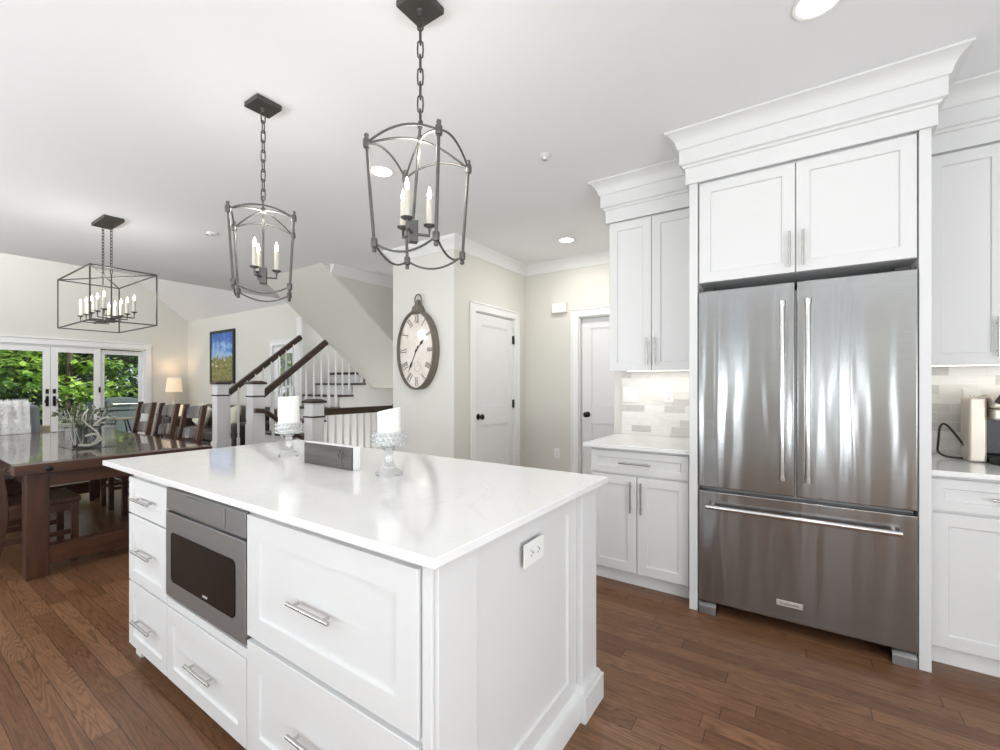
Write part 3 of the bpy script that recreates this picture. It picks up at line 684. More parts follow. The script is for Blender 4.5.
# door chime
t = thing('door_chime', (-2.32, YD, 2.19), 'small white box mounted high on the passage wall', 'door chime')
MB().box(-2.41, -2.225, YD - .052, YD, 2.135, 2.25).build('cover', 'plastic', t, .012, seg=3)
MB().box(-2.40, -2.235, YD - .054, YD - .05, 2.150, 2.154).build('cover_seam', 'trim', t)
# coffee maker
t = thing('coffee_maker', (.83, 3.12, .913), 'champagne and black single-serve coffee maker with its cord looped behind', 'coffee maker')
z = .914
m = MB().box(.700, .766, 3.155, 3.30, z, z + .325); m.build('reservoir_column', 'champagne', t, .012, seg=3)
m = MB().prism([(.770, 3.12), (.80, 3.075), (.98, 3.075), (1.01, 3.12), (1.01, 3.40), (.770, 3.40)], 'z', z, z + .034); m.build('drip_tray', 'black', t, .005)
MB().box(.770, 1.01, 3.27, 3.40, z + .035, z + .25).build('back_housing', 'black', t, .005)
MB().box(.776, 1.005, 3.11, 3.265, z + .215, z + .27).build('brew_head', 'champagne', t, .010, seg=3)
m = MB().prism([(3.10, z + .272), (3.40, z + .272), (3.40, z + .325), (3.22, z + .342), (3.13, z + .328), (3.10, z + .300)], 'x', .772, 1.008); m.build('lid', 'champagne', t, .010, seg=3)
m = MB().tube([(.785, 3.10, z + .30), (.80, 3.095, z + .338), (.89, 3.09, z + .348), (.98, 3.095, z + .338), (.995, 3.10, z + .30)], .011, 10); m.build('lid_handle', 'black', t)
m = MB()
pts = [(.703, 3.24, .985), (.69, 3.28, 1.02), (.672, 3.32, 1.06), (.655, 3.335, 1.085), (.640, 3.34, 1.088), (.628, 3.335, 1.06), (.622, 3.32, 1.01), (.615, 3.30, .965), (.612, 3.28, .945), (.625, 3.26, .930), (.65, 3.25, .922), (.70, 3.25, .920)]
def smooth_path(p, k=5):
    p = [Vector(q) for q in p]; out = []
    for i in range(len(p) - 1):
        a, b, c, d = p[max(i - 1, 0)], p[i], p[i + 1], p[min(i + 2, len(p) - 1)]
        for j in range(k):
            t_ = j / k; out.append(.5 * ((2 * b) + (c - a) * t_ + (2 * a - 5 * b + 4 * c - d) * t_ ** 2 + (3 * b - a - 3 * c + d) * t_ ** 3))
    return out + [p[-1]]
m.tube(smooth_path(pts), .0055, 8); m.build('cord', 'black', t)

# ------------------------------------------------------------------ ceiling fittings
for x, y, lb in ((-1.93, 4.03, 'round recessed ceiling light over the passage by the doors'), (.055, 2.06, 'round recessed ceiling light in front of the refrigerator'), (-2.35, 2.03, 'round recessed ceiling light behind the lantern nearest the refrigerator')):
    t = thing('recessed_light', (x, y, CZ), lb, 'ceiling light', 'recessed ceiling lights')
    MB().lathe([(.066, -.001), (.080, -.001), (.083, -.003), (.080, -.006), (.070, -.005), (.066, -.001)], (x, y, CZ), 36).build('trim_ring', 'plastic', t)
    MB().lathe([(0, -.003), (.067, -.003), (.067, -.001), (0, -.001)], (x, y, CZ), 36).build('diffuser', 'lampdisc', t)
    lamp('downlight', 'AREA', (x, y, CZ - .02), 9 if x < -1.9 and y > 3 else 7 if x < -1.9 else .8, (1, .96, .9), (0, 0, 0), .15, None, t, shape='DISK')
t = thing('fire_sprinkler', (-1.33, 2.465, CZ), 'small white sprinkler head in the ceiling near the wall cabinet crown', 'sprinkler')
MB().lathe([(0, -.001), (.032, -.001), (.034, -.006), (.020, -.012), (.012, -.013), (.010, -.03), (0, -.03)], (-1.33, 2.465, CZ), 24).build('escutcheon', 'plastic', t)
m = MB()
for k in range(8):
    a = k * PI / 4; m.box(-.002, .002, 0, .001, 0, .001); m.bar((-1.33 + .006 * math.cos(a), 2.465 + .006 * math.sin(a), CZ - .032), (-1.33 + .018 * math.cos(a), 2.465 + .018 * math.sin(a), CZ - .032), .005, .0015)
m.lathe([(0, -.034), (.008, -.034), (.008, -.030), (0, -.030)], (-1.33, 2.465, CZ), 12); m.build('deflector', 'nickel', t)
t = thing('smoke_detector', (-4.64, 1.946, CZ), 'tiny white ceiling disc with dark vents between the lantern and the chandelier', 'detector')
MB().lathe([(0, -.022), (.03, -.022), (.045, -.014), (.05, -.001), (0, -.001)], (-4.64, 1.946, CZ), 24).build('cover', 'plastic', t)
MB().box(-4.675, -4.655, 1.91, 1.93, CZ - .0225, CZ - .017).box(-4.63, -4.612, 1.935, 1.95, CZ - .0235, CZ - .018).build('vents', 'slot', t)

# ------------------------------------------------------------------ pendants and chandelier
def chain(p, q, link=.040, wire=.0028, width=.0085):
    p = Vector(p); q = Vector(q); L = (q - p).length; n = max(2, round(L / (link * .80))); m = MB(); d = (q - p) / n
    for i in range(n):
        c = p + d * (i + .5); h = d.length / .80 / 2; pts = []
        for k in range(12):
            a = 2 * PI * k / 12; x = width * math.cos(a); zz = (h - width) * (1 if math.sin(a) > 0 else -1) * (abs(math.sin(a)) > .01) + width * math.sin(a)
            ax = YAW + (i % 2) * PI / 2; pts.append(c + Vector((x * math.cos(ax), x * math.sin(ax), zz)))
        m.tube(pts, wire, 6, True)
    return m
def bulbcandle(parent, x, y, z, h=.10, r=.0115, energy=1.2, light=True):
    """candle sleeve with drip pan, lit flame bulb"""
    m = MB().lathe([(0, 0), (.010, 0), (.021, .006), (.023, .010), (.014, .011), (.0, .011)], (x, y, z - .004), 16); pan = m.build('drip_pan', 'pewter', parent)
    MB().lathe([(0, 0), (r, 0), (r, h), (r * .6, h + .003), (0, h + .003)], (x, y, z + .006), 14).build('candle_sleeve', 'sleeve', parent)
    MB().lathe([(0, 0), (.005, .002), (.008, .012), (.0085, .019), (.006, .032), (.0025, .044), (.0, .050)], (x, y, z + h + .008), 12).build('bulb', 'bulb', parent)
def lantern(cx, cy, zt, zb, ang, rt, rb, zhub, zblock, label, cang, lean=(0, 0)):
    bx, by = cx + lean[0], cy + lean[1]
    t = thing('lantern_pendant', (cx, cy, CZ), label, 'pendant light', 'lantern pendants over the island')
    m = MB().box(cx - .064, cx + .064, cy - .064, cy + .064, CZ - .026, CZ - .001); m.lathe([(0, -.05), (.008, -.05), (.011, -.03), (.016, -.026), (0, -.026)], (cx, cy, CZ), 12); m.build('canopy', 'iron', t, .003)
    chain((cx, cy, CZ - .045), (cx, cy, zhub + .055), .066, .0032, .0105).build('chain', 'iron', t)
    m = MB().tube([(cx, cy, zhub + .055), (bx, by, zblock + .05)], .0055, 10).lathe([(0, -.016), (.010, -.012), (.014, 0), (.010, .012), (0, .018)], (cx, cy, zhub), 14)
    m.tube([(cx + .011 * math.cos(k * PI / 6), cy, zhub + .055 + .018 * math.sin(k * PI / 6)) for k in range(12)], .003, 6, True)
    m.build('stem', 'pewter', t)
    nt = [Vector((cx + rt * math.cos(ang + k * PI / 2), cy + rt * math.sin(ang + k * PI / 2), zt)) for k in range(4)]
    nb = [Vector((cx + rb * math.cos(ang + k * PI / 2), cy + rb * math.sin(ang + k * PI / 2), zb)) for k in range(4)]
    for k in range(4):
        m = MB().tube([nt[k] + Vector((0, 0, .01)), nb[k] - Vector((0, 0, .01))], .0062, 10); p = m.build('upright', 'pewter', t)
        for nd, s in ((nt[k], 1), (nb[k], -1)):
            m = MB(); m.lathe([(0, -.016), (.011, -.016), (.013, -.010), (.013, .010), (.011, .016), (.006, .018), (.009, .026), (.008, .033), (0, .036)] if s > 0 else [(0, -.036), (.008, -.033), (.009, -.026), (.006, -.018), (.011, -.016), (.013, -.010), (.013, .010), (.011, .016), (0, .016)], nd, 12); m.build('finial', 'pewter', p)
    for k in range(4):
        MB().tube(arc_pts(nt[k], nt[(k + 1) % 4], .042), .0042, 8).build('top_arch', 'pewter', t)
        MB().tube(arc_pts(nb[k], nb[(k + 1) % 4], -.042), .0042, 8).build('bottom_arch', 'pewter', t)
    hub = Vector((cx, cy, zhub - .004))
    for k in range(4):
        a = nt[k]; pts = []
        for i in range(11):
            s = i / 10; v = a.lerp(hub, s); v.z = a.z + (hub.z - a.z) * math.sin(s * PI / 2); pts.append(v)
        MB().tube(pts, .0042, 8).build('crown_arch', 'pewter', t)
    m = MB(); m.T = Matrix.Translation((bx, by, zblock)) @ Matrix.Rotation(cang, 4, 'Z'); m.box(-.017, .017, -.017, .017, -.034, .05); m.build('hub_block', 'pewter', t, .003)
    for k in range(3):
        a = cang + k * 2 * PI / 3; p = (bx + .062 * math.cos(a), by + .062 * math.sin(a))
        MB().tube([(bx, by, zblock), (p[0], p[1], zblock), (p[0], p[1], zblock + .030)], .0058, 8).build('arm', 'pewter', t)
        bulbcandle(t, p[0], p[1], zblock + .034, .098)
    lamp('pendant_glow', 'POINT', (cx, cy, zblock + .31), 4, (1, .92, .82), size=.05, parent=t)
    return t
lantern(-1.195, 1.221, 2.168, 1.815, math.radians(-117.6), .20, .173, 2.235, 1.875, 'iron lantern pendant over the island end nearest the refrigerator', math.radians(54), (-.0225, -.015))
lantern(-2.29, 1.20, 2.135, 1.795, math.radians(-75), .20, .173, 2.20, 1.855, 'iron lantern pendant over the island end nearest the dining table', math.radians(54))

t = thing('chandelier', (-5.06, 1.285, CZ), 'rectangular open-frame iron chandelier with candle bulbs above the dining table', 'chandelier')
MB().box(-5.235, -4.885, 1.215, 1.355, CZ - .028, CZ - .001).build('canopy', 'iron', t, .003)
x0, x1, y0, y1, z0, z1 = -5.58, -4.63, 1.067, 1.504, 1.818, 2.255
ct = [(x0, y0), (x1, y0), (x1, y1), (x0, y1)]
for k in range(4):
    a, b = ct[k], ct[(k + 1) % 4]
    MB().tube([(*a, z0), (*a, z1)], .0065, 4).build('frame_post', 'iron', t)
    MB().tube([(*a, z1), (*b, z1)], .0065, 4).build('top_rail', 'iron', t)
    MB().tube([(*a, z0), (*b, z0)], .0065, 4).build('bottom_rail', 'iron', t)
for a, b in ((0, 2), (1, 3)): MB().tube([(*ct[a], z1), (*ct[b], z1)], .005, 6).build('cross_brace', 'iron', t)
for x in (-5.19, -4.965):
    chain((x, 1.285, CZ - .03), (x, 1.285, 2.33), .034).build('chain', 'iron', t)
    m = MB().tube([(x + .026 * math.cos(k * PI / 8), 1.285, 2.29 + .030 * math.sin(k * PI / 8)) for k in range(16)], .0035, 6, True); m.tube([(x, 1.285, 2.262), (x, 1.285, 1.885)], .0055, 8); m.build('stem', 'iron', t)
MB().box(-5.44, -4.74, 1.277, 1.293, 1.870, 1.886).box(-5.18, -4.93, 1.265, 1.305, 1.858, 1.870).build('centre_bar', 'iron', t)
for i, x in enumerate((-5.42, -5.25, -5.09, -4.93, -4.76)):
    for s in (-1, 1):
        yy = 1.285 + s * .10
        MB().tube([(x, 1.285, 1.878), (x, yy, 1.878), (x, yy, 1.92)], .005, 8).build('arm', 'iron', t)
        bulbcandle(t, x, yy, 1.925, .098, .0115)
lamp('chandelier_glow', 'POINT', (-5.09, 1.285, 2.12), 6.5, (1, .95, .88), size=.08, parent=t)

# ------------------------------------------------------------------ oval clock on the pier
cx, cz, yw = -3.25, 1.657, YC
A, B = .264, .404
t = thing('oval_clock', (cx, yw, cz), 'large oval pocket-watch style wall clock with roman numerals on the pier', 'clock')
def ellipse_ring(m, a, b, prof, n=64):
    """profile (radial offset, y) swept round the ellipse"""
    vs = []; k = len(prof)
    for i in range(n):
        an = 2 * PI * i / n; nx, nz = b * math.cos(an), a * math.sin(an); l = math.hypot(nx, nz); nx /= l; nz /= l
        for o, y in prof: vs.append((cx + a * math.cos(an) + nx * o, y, cz + b * math.sin(an) + nz * o))
    m.add(vs, [(i * k + j, i * k + (j + 1) % k, ((i + 1) % n) * k + (j + 1) % k, ((i + 1) % n) * k + j) for i in range(n) for j in range(k)])
m = MB(); ellipse_ring(m, A, B, [(0, yw), (0, yw - .085), (-.008, yw - .093), (-.016, yw - .093), (-.020, yw - .086), (-.020, yw)]); m.build('rim', 'clockrim', t)
m = MB(); m.prism([(cx + (A - .02) * math.cos(2 * PI * i / 64), cz + (B - .02) * math.sin(2 * PI * i / 64)) for i in range(64)], 'y', yw - .058, yw - .002); fc = m.build('dial', 'face', t)
def stroke(m, u, v, an, pts_w):  # strokes in a numeral's own frame at ellipse angle
    pass
NUM = ['XII', 'I', 'II', 'III', 'IIII', 'V', 'VI', 'VII', 'VIII', 'IX', 'X', 'XI']
for h, s in enumerate(NUM):
    a = PI / 2 - h * PI / 6; px, pz = cx + (A - .072) * math.cos(a), cz + (B - .082) * math.sin(a)
    out = Vector((math.cos(a) / A, math.sin(a) / B)).normalized(); rt = Vector((out.y, -out.x))
    if h in (4, 5, 6, 7, 8): pass
    m = MB(); wdt = {'I': .014, 'V': .034, 'X': .034}; tot = sum(wdt[c] for c in s); u = -tot / 2; H = .084
    def P(uu, vv): return (px + rt.x * uu + out.x * vv, pz + rt.y * uu + out.y * vv)
    def st_(u0, v0, u1, v1, th):
        m.prism([P(u0 - th / 2, v0), P(u0 + th / 2, v0), P(u1 + th / 2, v1), P(u1 - th / 2, v1)], 'y', yw - .0592, yw - .0578)
    for c in s:
        w_ = wdt[c]
        if c == 'I': st_(u + w_ / 2, -H / 2, u + w_ / 2, H / 2, .008)
        if c == 'V': st_(u + w_ / 2, -H / 2, u + .005, H / 2, .007); st_(u + w_ / 2, -H / 2, u + w_ - .005, H / 2, .003)
        if c == 'X': st_(u + w_ - .004, -H / 2, u + .005, H / 2, .007); st_(u + .004, -H / 2, u + w_ - .005, H / 2, .003)
        u += w_
    for v in (-H / 2, H / 2): m.prism([P(-tot / 2, v - .0015), P(tot / 2, v - .0015), P(tot / 2, v + .0015), P(-tot / 2, v + .0015)], 'y', yw - .0592, yw - .0578)
    m.build('numeral', 'numeral', fc)
def hand(dx, dz, w_, tail):
    d = Vector((dx, dz)); L = d.length; d /= L; n = Vector((-d.y, d.x)); m = MB()
    def Q(l, s): return (cx + d.x * l + n.x * s, cz + d.y * l + n.y * s)
    m.prism([Q(-tail, -w_ * .5), Q(-tail, w_ * .5), Q(L * .5, w_ * .4), Q(L * .62, w_ * 1.3), Q(L * .72, w_ * 1.6), Q(L * .8, w_ * .6), Q(L, 0), Q(L * .8, -w_ * .6), Q(L * .72, -w_ * 1.6), Q(L * .62, -w_ * 1.3), Q(L * .5, -w_ * .4)], 'y', yw - .063, yw - .0605)
    return m
hand(.105, .11, .011, .03).build('hour_hand', 'black', t); hand(-.115, -.225, .009, .05).build('minute_hand', 'black', t)
m = MB(); m.T = Matrix.Translation((cx, yw - .06, cz)) @ Matrix.Rotation(PI / 2, 4, 'X'); m.lathe([(0, 0), (.012, 0), (.012, .006), (0, .008)], (0, 0, 0), 14); m.build('pin', 'black', t)
m = MB(); m.tube([(cx + .01 + .045 * math.cos(k * PI / 10), yw - .0585, cz - .17 + .05 * math.sin(k * PI / 10)) for k in range(20)], .0012, 5, True)
m.tube([(cx + .01, yw - .0585, cz - .17), (cx + .03, yw - .0585, cz - .145)], .0015, 5); m.build('seconds_dial', 'numeral', fc)
# neck, crown and ring on top
m = MB().prism([(cx - .085, cz + B - .035), (cx + .085, cz + B - .035), (cx + .062, cz + B + .018), (cx + .052, cz + B + .046), (cx + .026, cz + B + .058), (cx + .020, cz + B + .082), (cx - .020, cz + B + .082), (cx - .026, cz + B + .058), (cx - .052, cz + B + .046), (cx - .062, cz + B + .018)], 'y', yw - .068, yw - .004)
m.build('neck', 'clockrim', t, .006)
zr = cz + B + .118; MB().tube([(cx + .046 * math.cos(k * PI / 14), yw - .036, zr + .052 * math.sin(k * PI / 14)) for k in range(28)], .0075, 8, True).build('ring', 'clockrim', t)
MB().sphere((cx, yw - .036, cz + B + .098), .023, 14, 8).build('crown_knob', 'clockrim', t)

# ------------------------------------------------------------------ staircase
R1, R2, RG, YN = -7.05, -6.05, -4.72, 3.07
t = thing('staircase', (-6.55, 3.1, 0), 'white staircase with dark wood treads climbing away behind the island', 'staircase')
RISE, RUN, YT = .19, .25, 3.12
for n in range(1, 8):
    y0 = YT + RUN * (n - 1)
    MB().box(R1 + .02, R2 + .035, y0 - .03, y0 + RUN + .002, RISE * n - .03, RISE * n).build('tread', 'rail', t, .006)
    MB().box(R1 + .02, R2 - .012, y0 - .002, y0 + .012, RISE * (n - 1), RISE * n - .03).build('riser', 'trim', t)
MB().box(-7.03, R2 + .03, YT + RUN * 7 - .03, 6.09, RISE * 8 - .04, RISE * 8).build('landing', 'rail', t)
MB().box(-7.02, R2 - .012, YT + RUN * 7, YT + RUN * 7 + .012, RISE * 7, RISE * 8 - .04).build('riser', 'trim', t)
poly = [(YT, 0)]
for n in range(1, 9): poly += [(YT + RUN * (n - 1), RISE * n - .03), (YT + RUN * n, RISE * n - .03)]
poly[-1] = (YT + RUN * 7 + .1, RISE * 8 - .03)
poly += [(5.2, 1.40), (4.98, 1.235), (3.60, .03), (3.55, 0)]
MB().prism(poly, 'x', R2 - .035, R2 - .012).build('stringer', 'trim', t)
p2 = [(y, z) for y, z in poly]
MB().prism(p2, 'x', R1 + .02, R1 + .04).build('stringer', 'trim', t)
def newel(parent, x, y, ztop, name='newel_post', s=.079):
    m = MB().box(x - s, x + s, y - s, y + s, 0, ztop - .035).box(x - s - .016, x + s + .016, y - s - .016, y + s + .016, 0, .46).box(x - s - .008, x + s + .008, y - s - .008, y + s + .008, .46, .485)
    p = m.build(name, 'trim', parent, .004)
    MB().box(x - s - .010, x + s + .010, y - s - .010, y + s + .010, ztop - .205, ztop - .187).build('neck_band', 'rail', p, .003)
    m = MB().box(x - s - .022, x + s + .022, y - s - .022, y + s + .022, ztop - .035, ztop - .012)
    k = s + .022; m.add([(x - k, y - k, ztop - .012), (x + k, y - k, ztop - .012), (x + k, y + k, ztop - .012), (x - k, y + k, ztop - .012), (x - k * .55, y - k * .55, ztop + .012), (x + k * .55, y - k * .55, ztop + .012), (x + k * .55, y + k * .55, ztop + .012), (x - k * .55, y + k * .55, ztop + .012)], [(0, 1, 5, 4), (1, 2, 6, 5), (2, 3, 7, 6), (3, 0, 4, 7), (4, 5, 6, 7)])
    m.build('cap', 'rail', p, .004)
def handrail(mb, p, q, w_=.070, h=.082): mb.bar(p, q, w_, h)
def baluster(x, y, z0, z1, base=.32):
    m = MB(); s = .017; zb = min(z0 + base, z1 - .25); m.box(x - s, x + s, y - s, y + s, z0, zb)
    prof = [(.0165, zb), (.011, zb + .012), (.016, zb + .03), (.010, zb + .05), (.017, zb + .09), (.0155, zb + .16), (.0105, z1 - .02), (.010, z1)]
    m.lathe([(r_, z_ - 0) for r_, z_ in prof], (x, y, 0), 10); return m
def railz(y): return 1.215 + .815 * (y - 3.18)
def flight_rail(x, ytop, label, base_y):
    o = thing('stair_railing', (x, YN, 0), label, 'stair railing', 'railings of the staircase')
    newel(o, x, YN, 1.345)
    m = MB(); handrail(m, (x, YN + .07, railz(YN + .07) - .033), (x, ytop, railz(ytop) - .033)); m.build('handrail', 'rail', o, .012, seg=3)
    return o
def add_bal(o, x, y, z0, z1, base=.32): baluster(x, y, z0, z1, base).build('baluster', 'trim', o)
o1 = flight_rail(R1, 4.33, 'dark handrail and white newel beside the family room, the railing farther from the clock', 0)
o2 = flight_rail(R2, 4.14, 'dark handrail and white newel on the open side of the stairs, nearer the clock', 0)
for n in range(1, 9):
    for q in (.06, .185):
        y = YT + RUN * (n - 1) + q
        if y < YN + .10: continue
        z0 = RISE * n
        if y < 4.30: add_bal(o1, R1 + .03, y, z0, railz(y) - .05)
        top = min(railz(y) - .05, sof(y) - .005)
        if top - z0 > .06 and n < 8: 
            if top - z0 > .6: add_bal(o2, R2, y, z0, top)
            else: MB().lathe([(.016, z0), (.014, (z0 + top) / 2), (.0105, top)], (R2, y, 0), 10).build('baluster', 'trim', o2)
o3 = thing('guard_railing', (RG, YN, 0), 'level dark handrail on white balusters guarding the stairwell, ending at the clock pier', 'stair railing')
newel(o3, RG, YN, 1.125)
m = MB(); handrail(m, (RG, YN + .07, .975), (RG, 4.33, .975)); m.build('handrail', 'rail', o3, .012, seg=3)
MB().box(RG - .055, RG + .055, 4.318, 4.338, .915, 1.035).build('wall_rosette', 'rail', o3, .004)
k = 0
while YN + .18 + k * .108 < 4.3: add_bal(o3, RG, YN + .18 + k * .108, 0, .945, .30); k += 1
o4 = thing('cellar_handrail', (-5.99, 3.1, 0), 'short dark handrail dropping into the stairwell beside the middle newel', 'handrail')
ya = 3.10
m = MB().tube([(-5.895, ya - .12, .965), (-5.895, ya + .0, .955), (-5.895, ya + .05, .93), (-5.895, ya + 1.35, -.10)], .031, 10); m.build('rail', 'rail', o4)
for yy in (3.35, 4.2): MB().tube([(-6.085, yy, .93 - .792 * (yy - 3.15) - .07), (-5.895, yy, .93 - .792 * (yy - 3.15) - .05), (-5.895, yy, .93 - .792 * (yy - 3.15) - .02)], .008, 8).build('bracket', 'blackmetal', o4)
t = thing('cellar_stairs', (-5.39, 4.2, -1.7), 'steps going down in the stairwell behind the guard rail', 'staircase')
for n in range(8):
    y0 = HOLE[2] + .02 + n * .26
    MB().box(HOLE[0] + .02, HOLE[1] - .02, y0, y0 + .28, -.19 * (n + 1) - .03, -.19 * (n + 1)).build('tread', 'rail', t)

# ------------------------------------------------------------------ dining area
TX0, TX1, TY0, TY1, TZ = -6.88, -4.14, .59, 1.74, .78
t = thing('dining_table', ((TX0 + TX1) / 2, (TY0 + TY1) / 2, 0), 'long dark farmhouse dining table with thick posts and stretchers', 'table')
MB().box(TX0 + .12, TX1 - .11, TY0 + .004, TY1 - .004, TZ - .062, TZ).build('tabletop', 'table', t, .004)
for a, b in ((TX1 - .11, TX1), (TX0, TX0 + .12)): 
    e = MB().box(a + .0015, b, TY0, TY1, TZ - .066, TZ + .001).build('end_board', 'table_y', t, .005)
    if b == TX1:
        for yy in (TY0 + .16, TY1 - .16):
            m = MB(); m.T = Matrix.Translation((TX1, yy, TZ - .034)) @ Matrix.Rotation(PI / 2, 4, 'Y'); m.lathe([(0, 0), (.021, 0), (.021, .004), (.014, .010), (0, .013)], (0, 0, 0), 12); m.build('bolt', 'blackmetal', e)
LX0, LX1, LY0, LY1 = TX0 + .09, TX1 - .09, .655, 1.675
for x in (LX0, LX1 - .115):
    for y in (LY0, LY1 - .115): MB().box(x, x + .115, y, y + .115, 0, TZ - .066).build('leg', 'table_v', t, .006)
    MB().box(x + .02, x + .10, LY0 + .115, LY1 - .115, TZ - .17, TZ - .066).build('apron', 'table_y', t, .003)
    MB().box(x + .015, x + .10, LY0 + .115, LY1 - .115, .075, .20).build('stretcher', 'table_y', t, .004)
for y in (LY0 + .02, LY1 - .06): MB().box(LX0 + .115, LX1 - .115, y, y + .04, TZ - .17, TZ - .066).build('apron', 'table', t, .003)

def make_chair():
    """back at local +Y, seat faces -Y"""
    o = thing('dining_chair', (0, 0, 0), '', 'chair', 'dining chairs around the table')
    w_, dp, sz = .45, .44, .45
    m = MB().box(-w_ / 2, w_ / 2, -.40, .03, sz - .015, sz + .025); m.build('seat', 'chair', o, .008, seg=3)
    def legpost(x):
        m = MB(); pts = [(.055, 0), (.02, .22), (.0, .45), (.018, .70), (.055, .93), (.085, 1.10)]; P = [Vector((x, a, b)) for a, b in pts]
        P = smooth_path(P, 4); vs = []
        for i, p in enumerate(P):
            z_ = p.z; dd = .024 + .010 * math.exp(-((z_ - .45) / .18) ** 2); vs += [(x - .019, p.y - dd, z_), (x + .019, p.y - dd, z_), (x + .019, p.y + dd, z_), (x - .019, p.y + dd, z_)]
        n = len(P); m.add(vs, [(3, 2, 1, 0), tuple(4 * (n - 1) + q for q in range(4))] + [(4 * i + q, 4 * i + (q + 1) % 4, 4 * i + 4 + (q + 1) % 4, 4 * i + 4 + q) for i in range(n - 1) for q in range(4)])
        return m
    for s in (-1, 1):
        legpost(s * (w_ / 2 - .018)).build('back_post', 'chair', o, .004)
        MB().bar((s * (w_ / 2 - .025), -.365, 0), (s * (w_ / 2 - .025), -.365, sz - .015), .042, .042, (0, 1, 0)).build('leg', 'chair', o, .003)
        MB().box(s * (w_ / 2 - .025) - .012, s * (w_ / 2 - .025) + .012, -.35, .0, .20, .235).build('stretcher', 'chair', o, .002)
        MB().box(s * (w_ / 2 - .028) - .011, s * (w_ / 2 - .028) + .011, -.345, -.02, sz - .075, sz - .015).build('apron', 'chair', o)
    MB().box(-w_ / 2 + .04, w_ / 2 - .04, -.376, -.354, sz - .075, sz - .015).build('apron', 'chair', o)
    MB().box(-w_ / 2 + .03, w_ / 2 - .03, -.20, -.17, .20, .235).build('stretcher', 'chair', o)
    for za, hh in ((1.015, .11), (.80, .11), (.615, .09)):
        m = MB(); n = 8; vs = []
        for i in range(n + 1):
            u = -1 + 2 * i / n; x = u * (w_ / 2 - .035); bow = .035 * (1 - u * u); crest = .018 * (1 - u * u)
            def yy(z): return .0 + .10 * ((z - .45) / .645) ** 1.25
            for z_, dy in ((za - hh / 2, -.009), (za + hh / 2 + crest, -.009), (za + hh / 2 + crest, .009), (za - hh / 2, .009)): vs.append((x, yy(min(z_, 1.09)) + bow + dy - .01, z_))
        m.add(vs, [(3, 2, 1, 0), tuple(4 * n + q for q in range(4))] + [(4 * i + q, 4 * i + (q + 1) % 4, 4 * i + 4 + (q + 1) % 4, 4 * i + 4 + q) for i in range(n) for q in range(4)])
        m.build('ladder_slat', 'slatwood', o, .003)
    return o
ch0 = make_chair(); first = True
spots = [(-5.10, 1.90, 0, 'dark ladder-back chair at the table side facing the island, nearest the stairs'), (-5.74, 1.90, 0, 'dark ladder-back chair below the corner lamp, middle of the three backs in view'),
         (-6.39, 1.90, 0, 'dark ladder-back chair in the row of three backs, nearest the french doors'),
         (-4.68, .58, PI, 'dark chair beside the thick front table post, mostly cut off by the frame'), (-5.32, .50, PI, 'dark chair pushed under the table, glimpsed behind the front post'), (-5.95, .50, PI, 'dark chair deep under the table, glimpsed between the posts')]
for x, y, rz, lb in spots:
    o = ch0 if first else copy_tree(ch0); first = False
    o.location = (x, y, 0); o.rotation_euler = (0, 0, rz); o['label'] = lb
# upholstered end chair with throw
t = thing('upholstered_chair', (-6.98, .92, 0), 'grey upholstered chair at the far table end, half hidden by a white throw', 'chair')
MB().box(-7.17, -6.80, .66, 1.20, .34, .50).build('seat', 'greyfabric', t, .03, seg=3)
m = MB().prism([(-7.06, .505), (-7.20, .505), (-7.27, 1.075), (-7.16, 1.075)], 'y', .645, 1.225); m.build('backrest', 'greyfabric', t, .045, seg=4)
for x in (-7.13, -6.84):
    for y in (.70, 1.15): MB().bar((x, y, 0), (x, y, .34), .045, .045, (0, 1, 0)).build('leg', 'chair', t)
tag(MB().prism([(-7.25, .30), (-7.22, .30), (-7.275, .83), (-7.315, .83)], 'y', 1.10, 1.33).build('lumbar_cushion', 'tan', None, .015, seg=3), 'tan cushion edge showing beside the grey end chair', 'cushion')
# fluffy throw: draped shell covered with tufts
m = MB(); prof = [(-6.985, .52), (-7.02, .66), (-7.06, .80), (-7.095, .94), (-7.125, 1.035), (-7.15, 1.09), (-7.20, 1.11), (-7.265, 1.10), (-7.30, 1.05), (-7.29, .9), (-7.27, .7)]
P2 = [Vector((p[0], 0, p[1])) for p in prof]; vs = []; ny = 22
for i, p in enumerate(P2):
    for j in range(ny + 1):
        y = .60 + (1.13 - .60) * j / ny; wv = .010 * math.sin(j * 1.7 + i * .4) + .006 * math.sin(j * 4.1 + i)
        vs.append((p.x + .018 + wv, y, p.z + (.012 if 4 <= i <= 8 else 0)))
n1 = len(vs)
fs = [(i * (ny + 1) + j, i * (ny + 1) + j + 1, (i + 1) * (ny + 1) + j + 1, (i + 1) * (ny + 1) + j) for i in range(len(P2) - 1) for j in range(ny)]
m = MB().add(vs, fs)
for q in range(2600):
    i = random.randrange(len(P2) - 1); f_ = random.random(); y = random.uniform(.597, 1.133); c = P2[i].lerp(P2[i + 1], f_); d = (P2[i + 1] - P2[i]).normalized(); nn = Vector((d.z, 0, -d.x))
    if nn.x < 0 and i < 6: nn = -nn
    if i >= 6: nn = Vector((-abs(nn.x), 0, abs(nn.z)))
    base = Vector((c.x + .016, y, c.z + .006)); tip = base + nn * random.uniform(.022, .045) + Vector((random.uniform(-.012, .012), random.uniform(-.016, .016), random.uniform(-.028, .004)))
    a = Vector((random.uniform(-1, 1), random.uniform(-1, 1), random.uniform(-1, 1))).normalized() * .0055; b = a.cross(nn).normalized() * .0055
    m.add([base + a, base - a * .5 + b, base - a * .5 - b, tip], [(0, 1, 3), (1, 2, 3), (2, 0, 3)])
tag(m.build('fluffy_throw', 'throw', None, 0, True), 'white shaggy throw draped over the end chair at the far table end', 'throw')

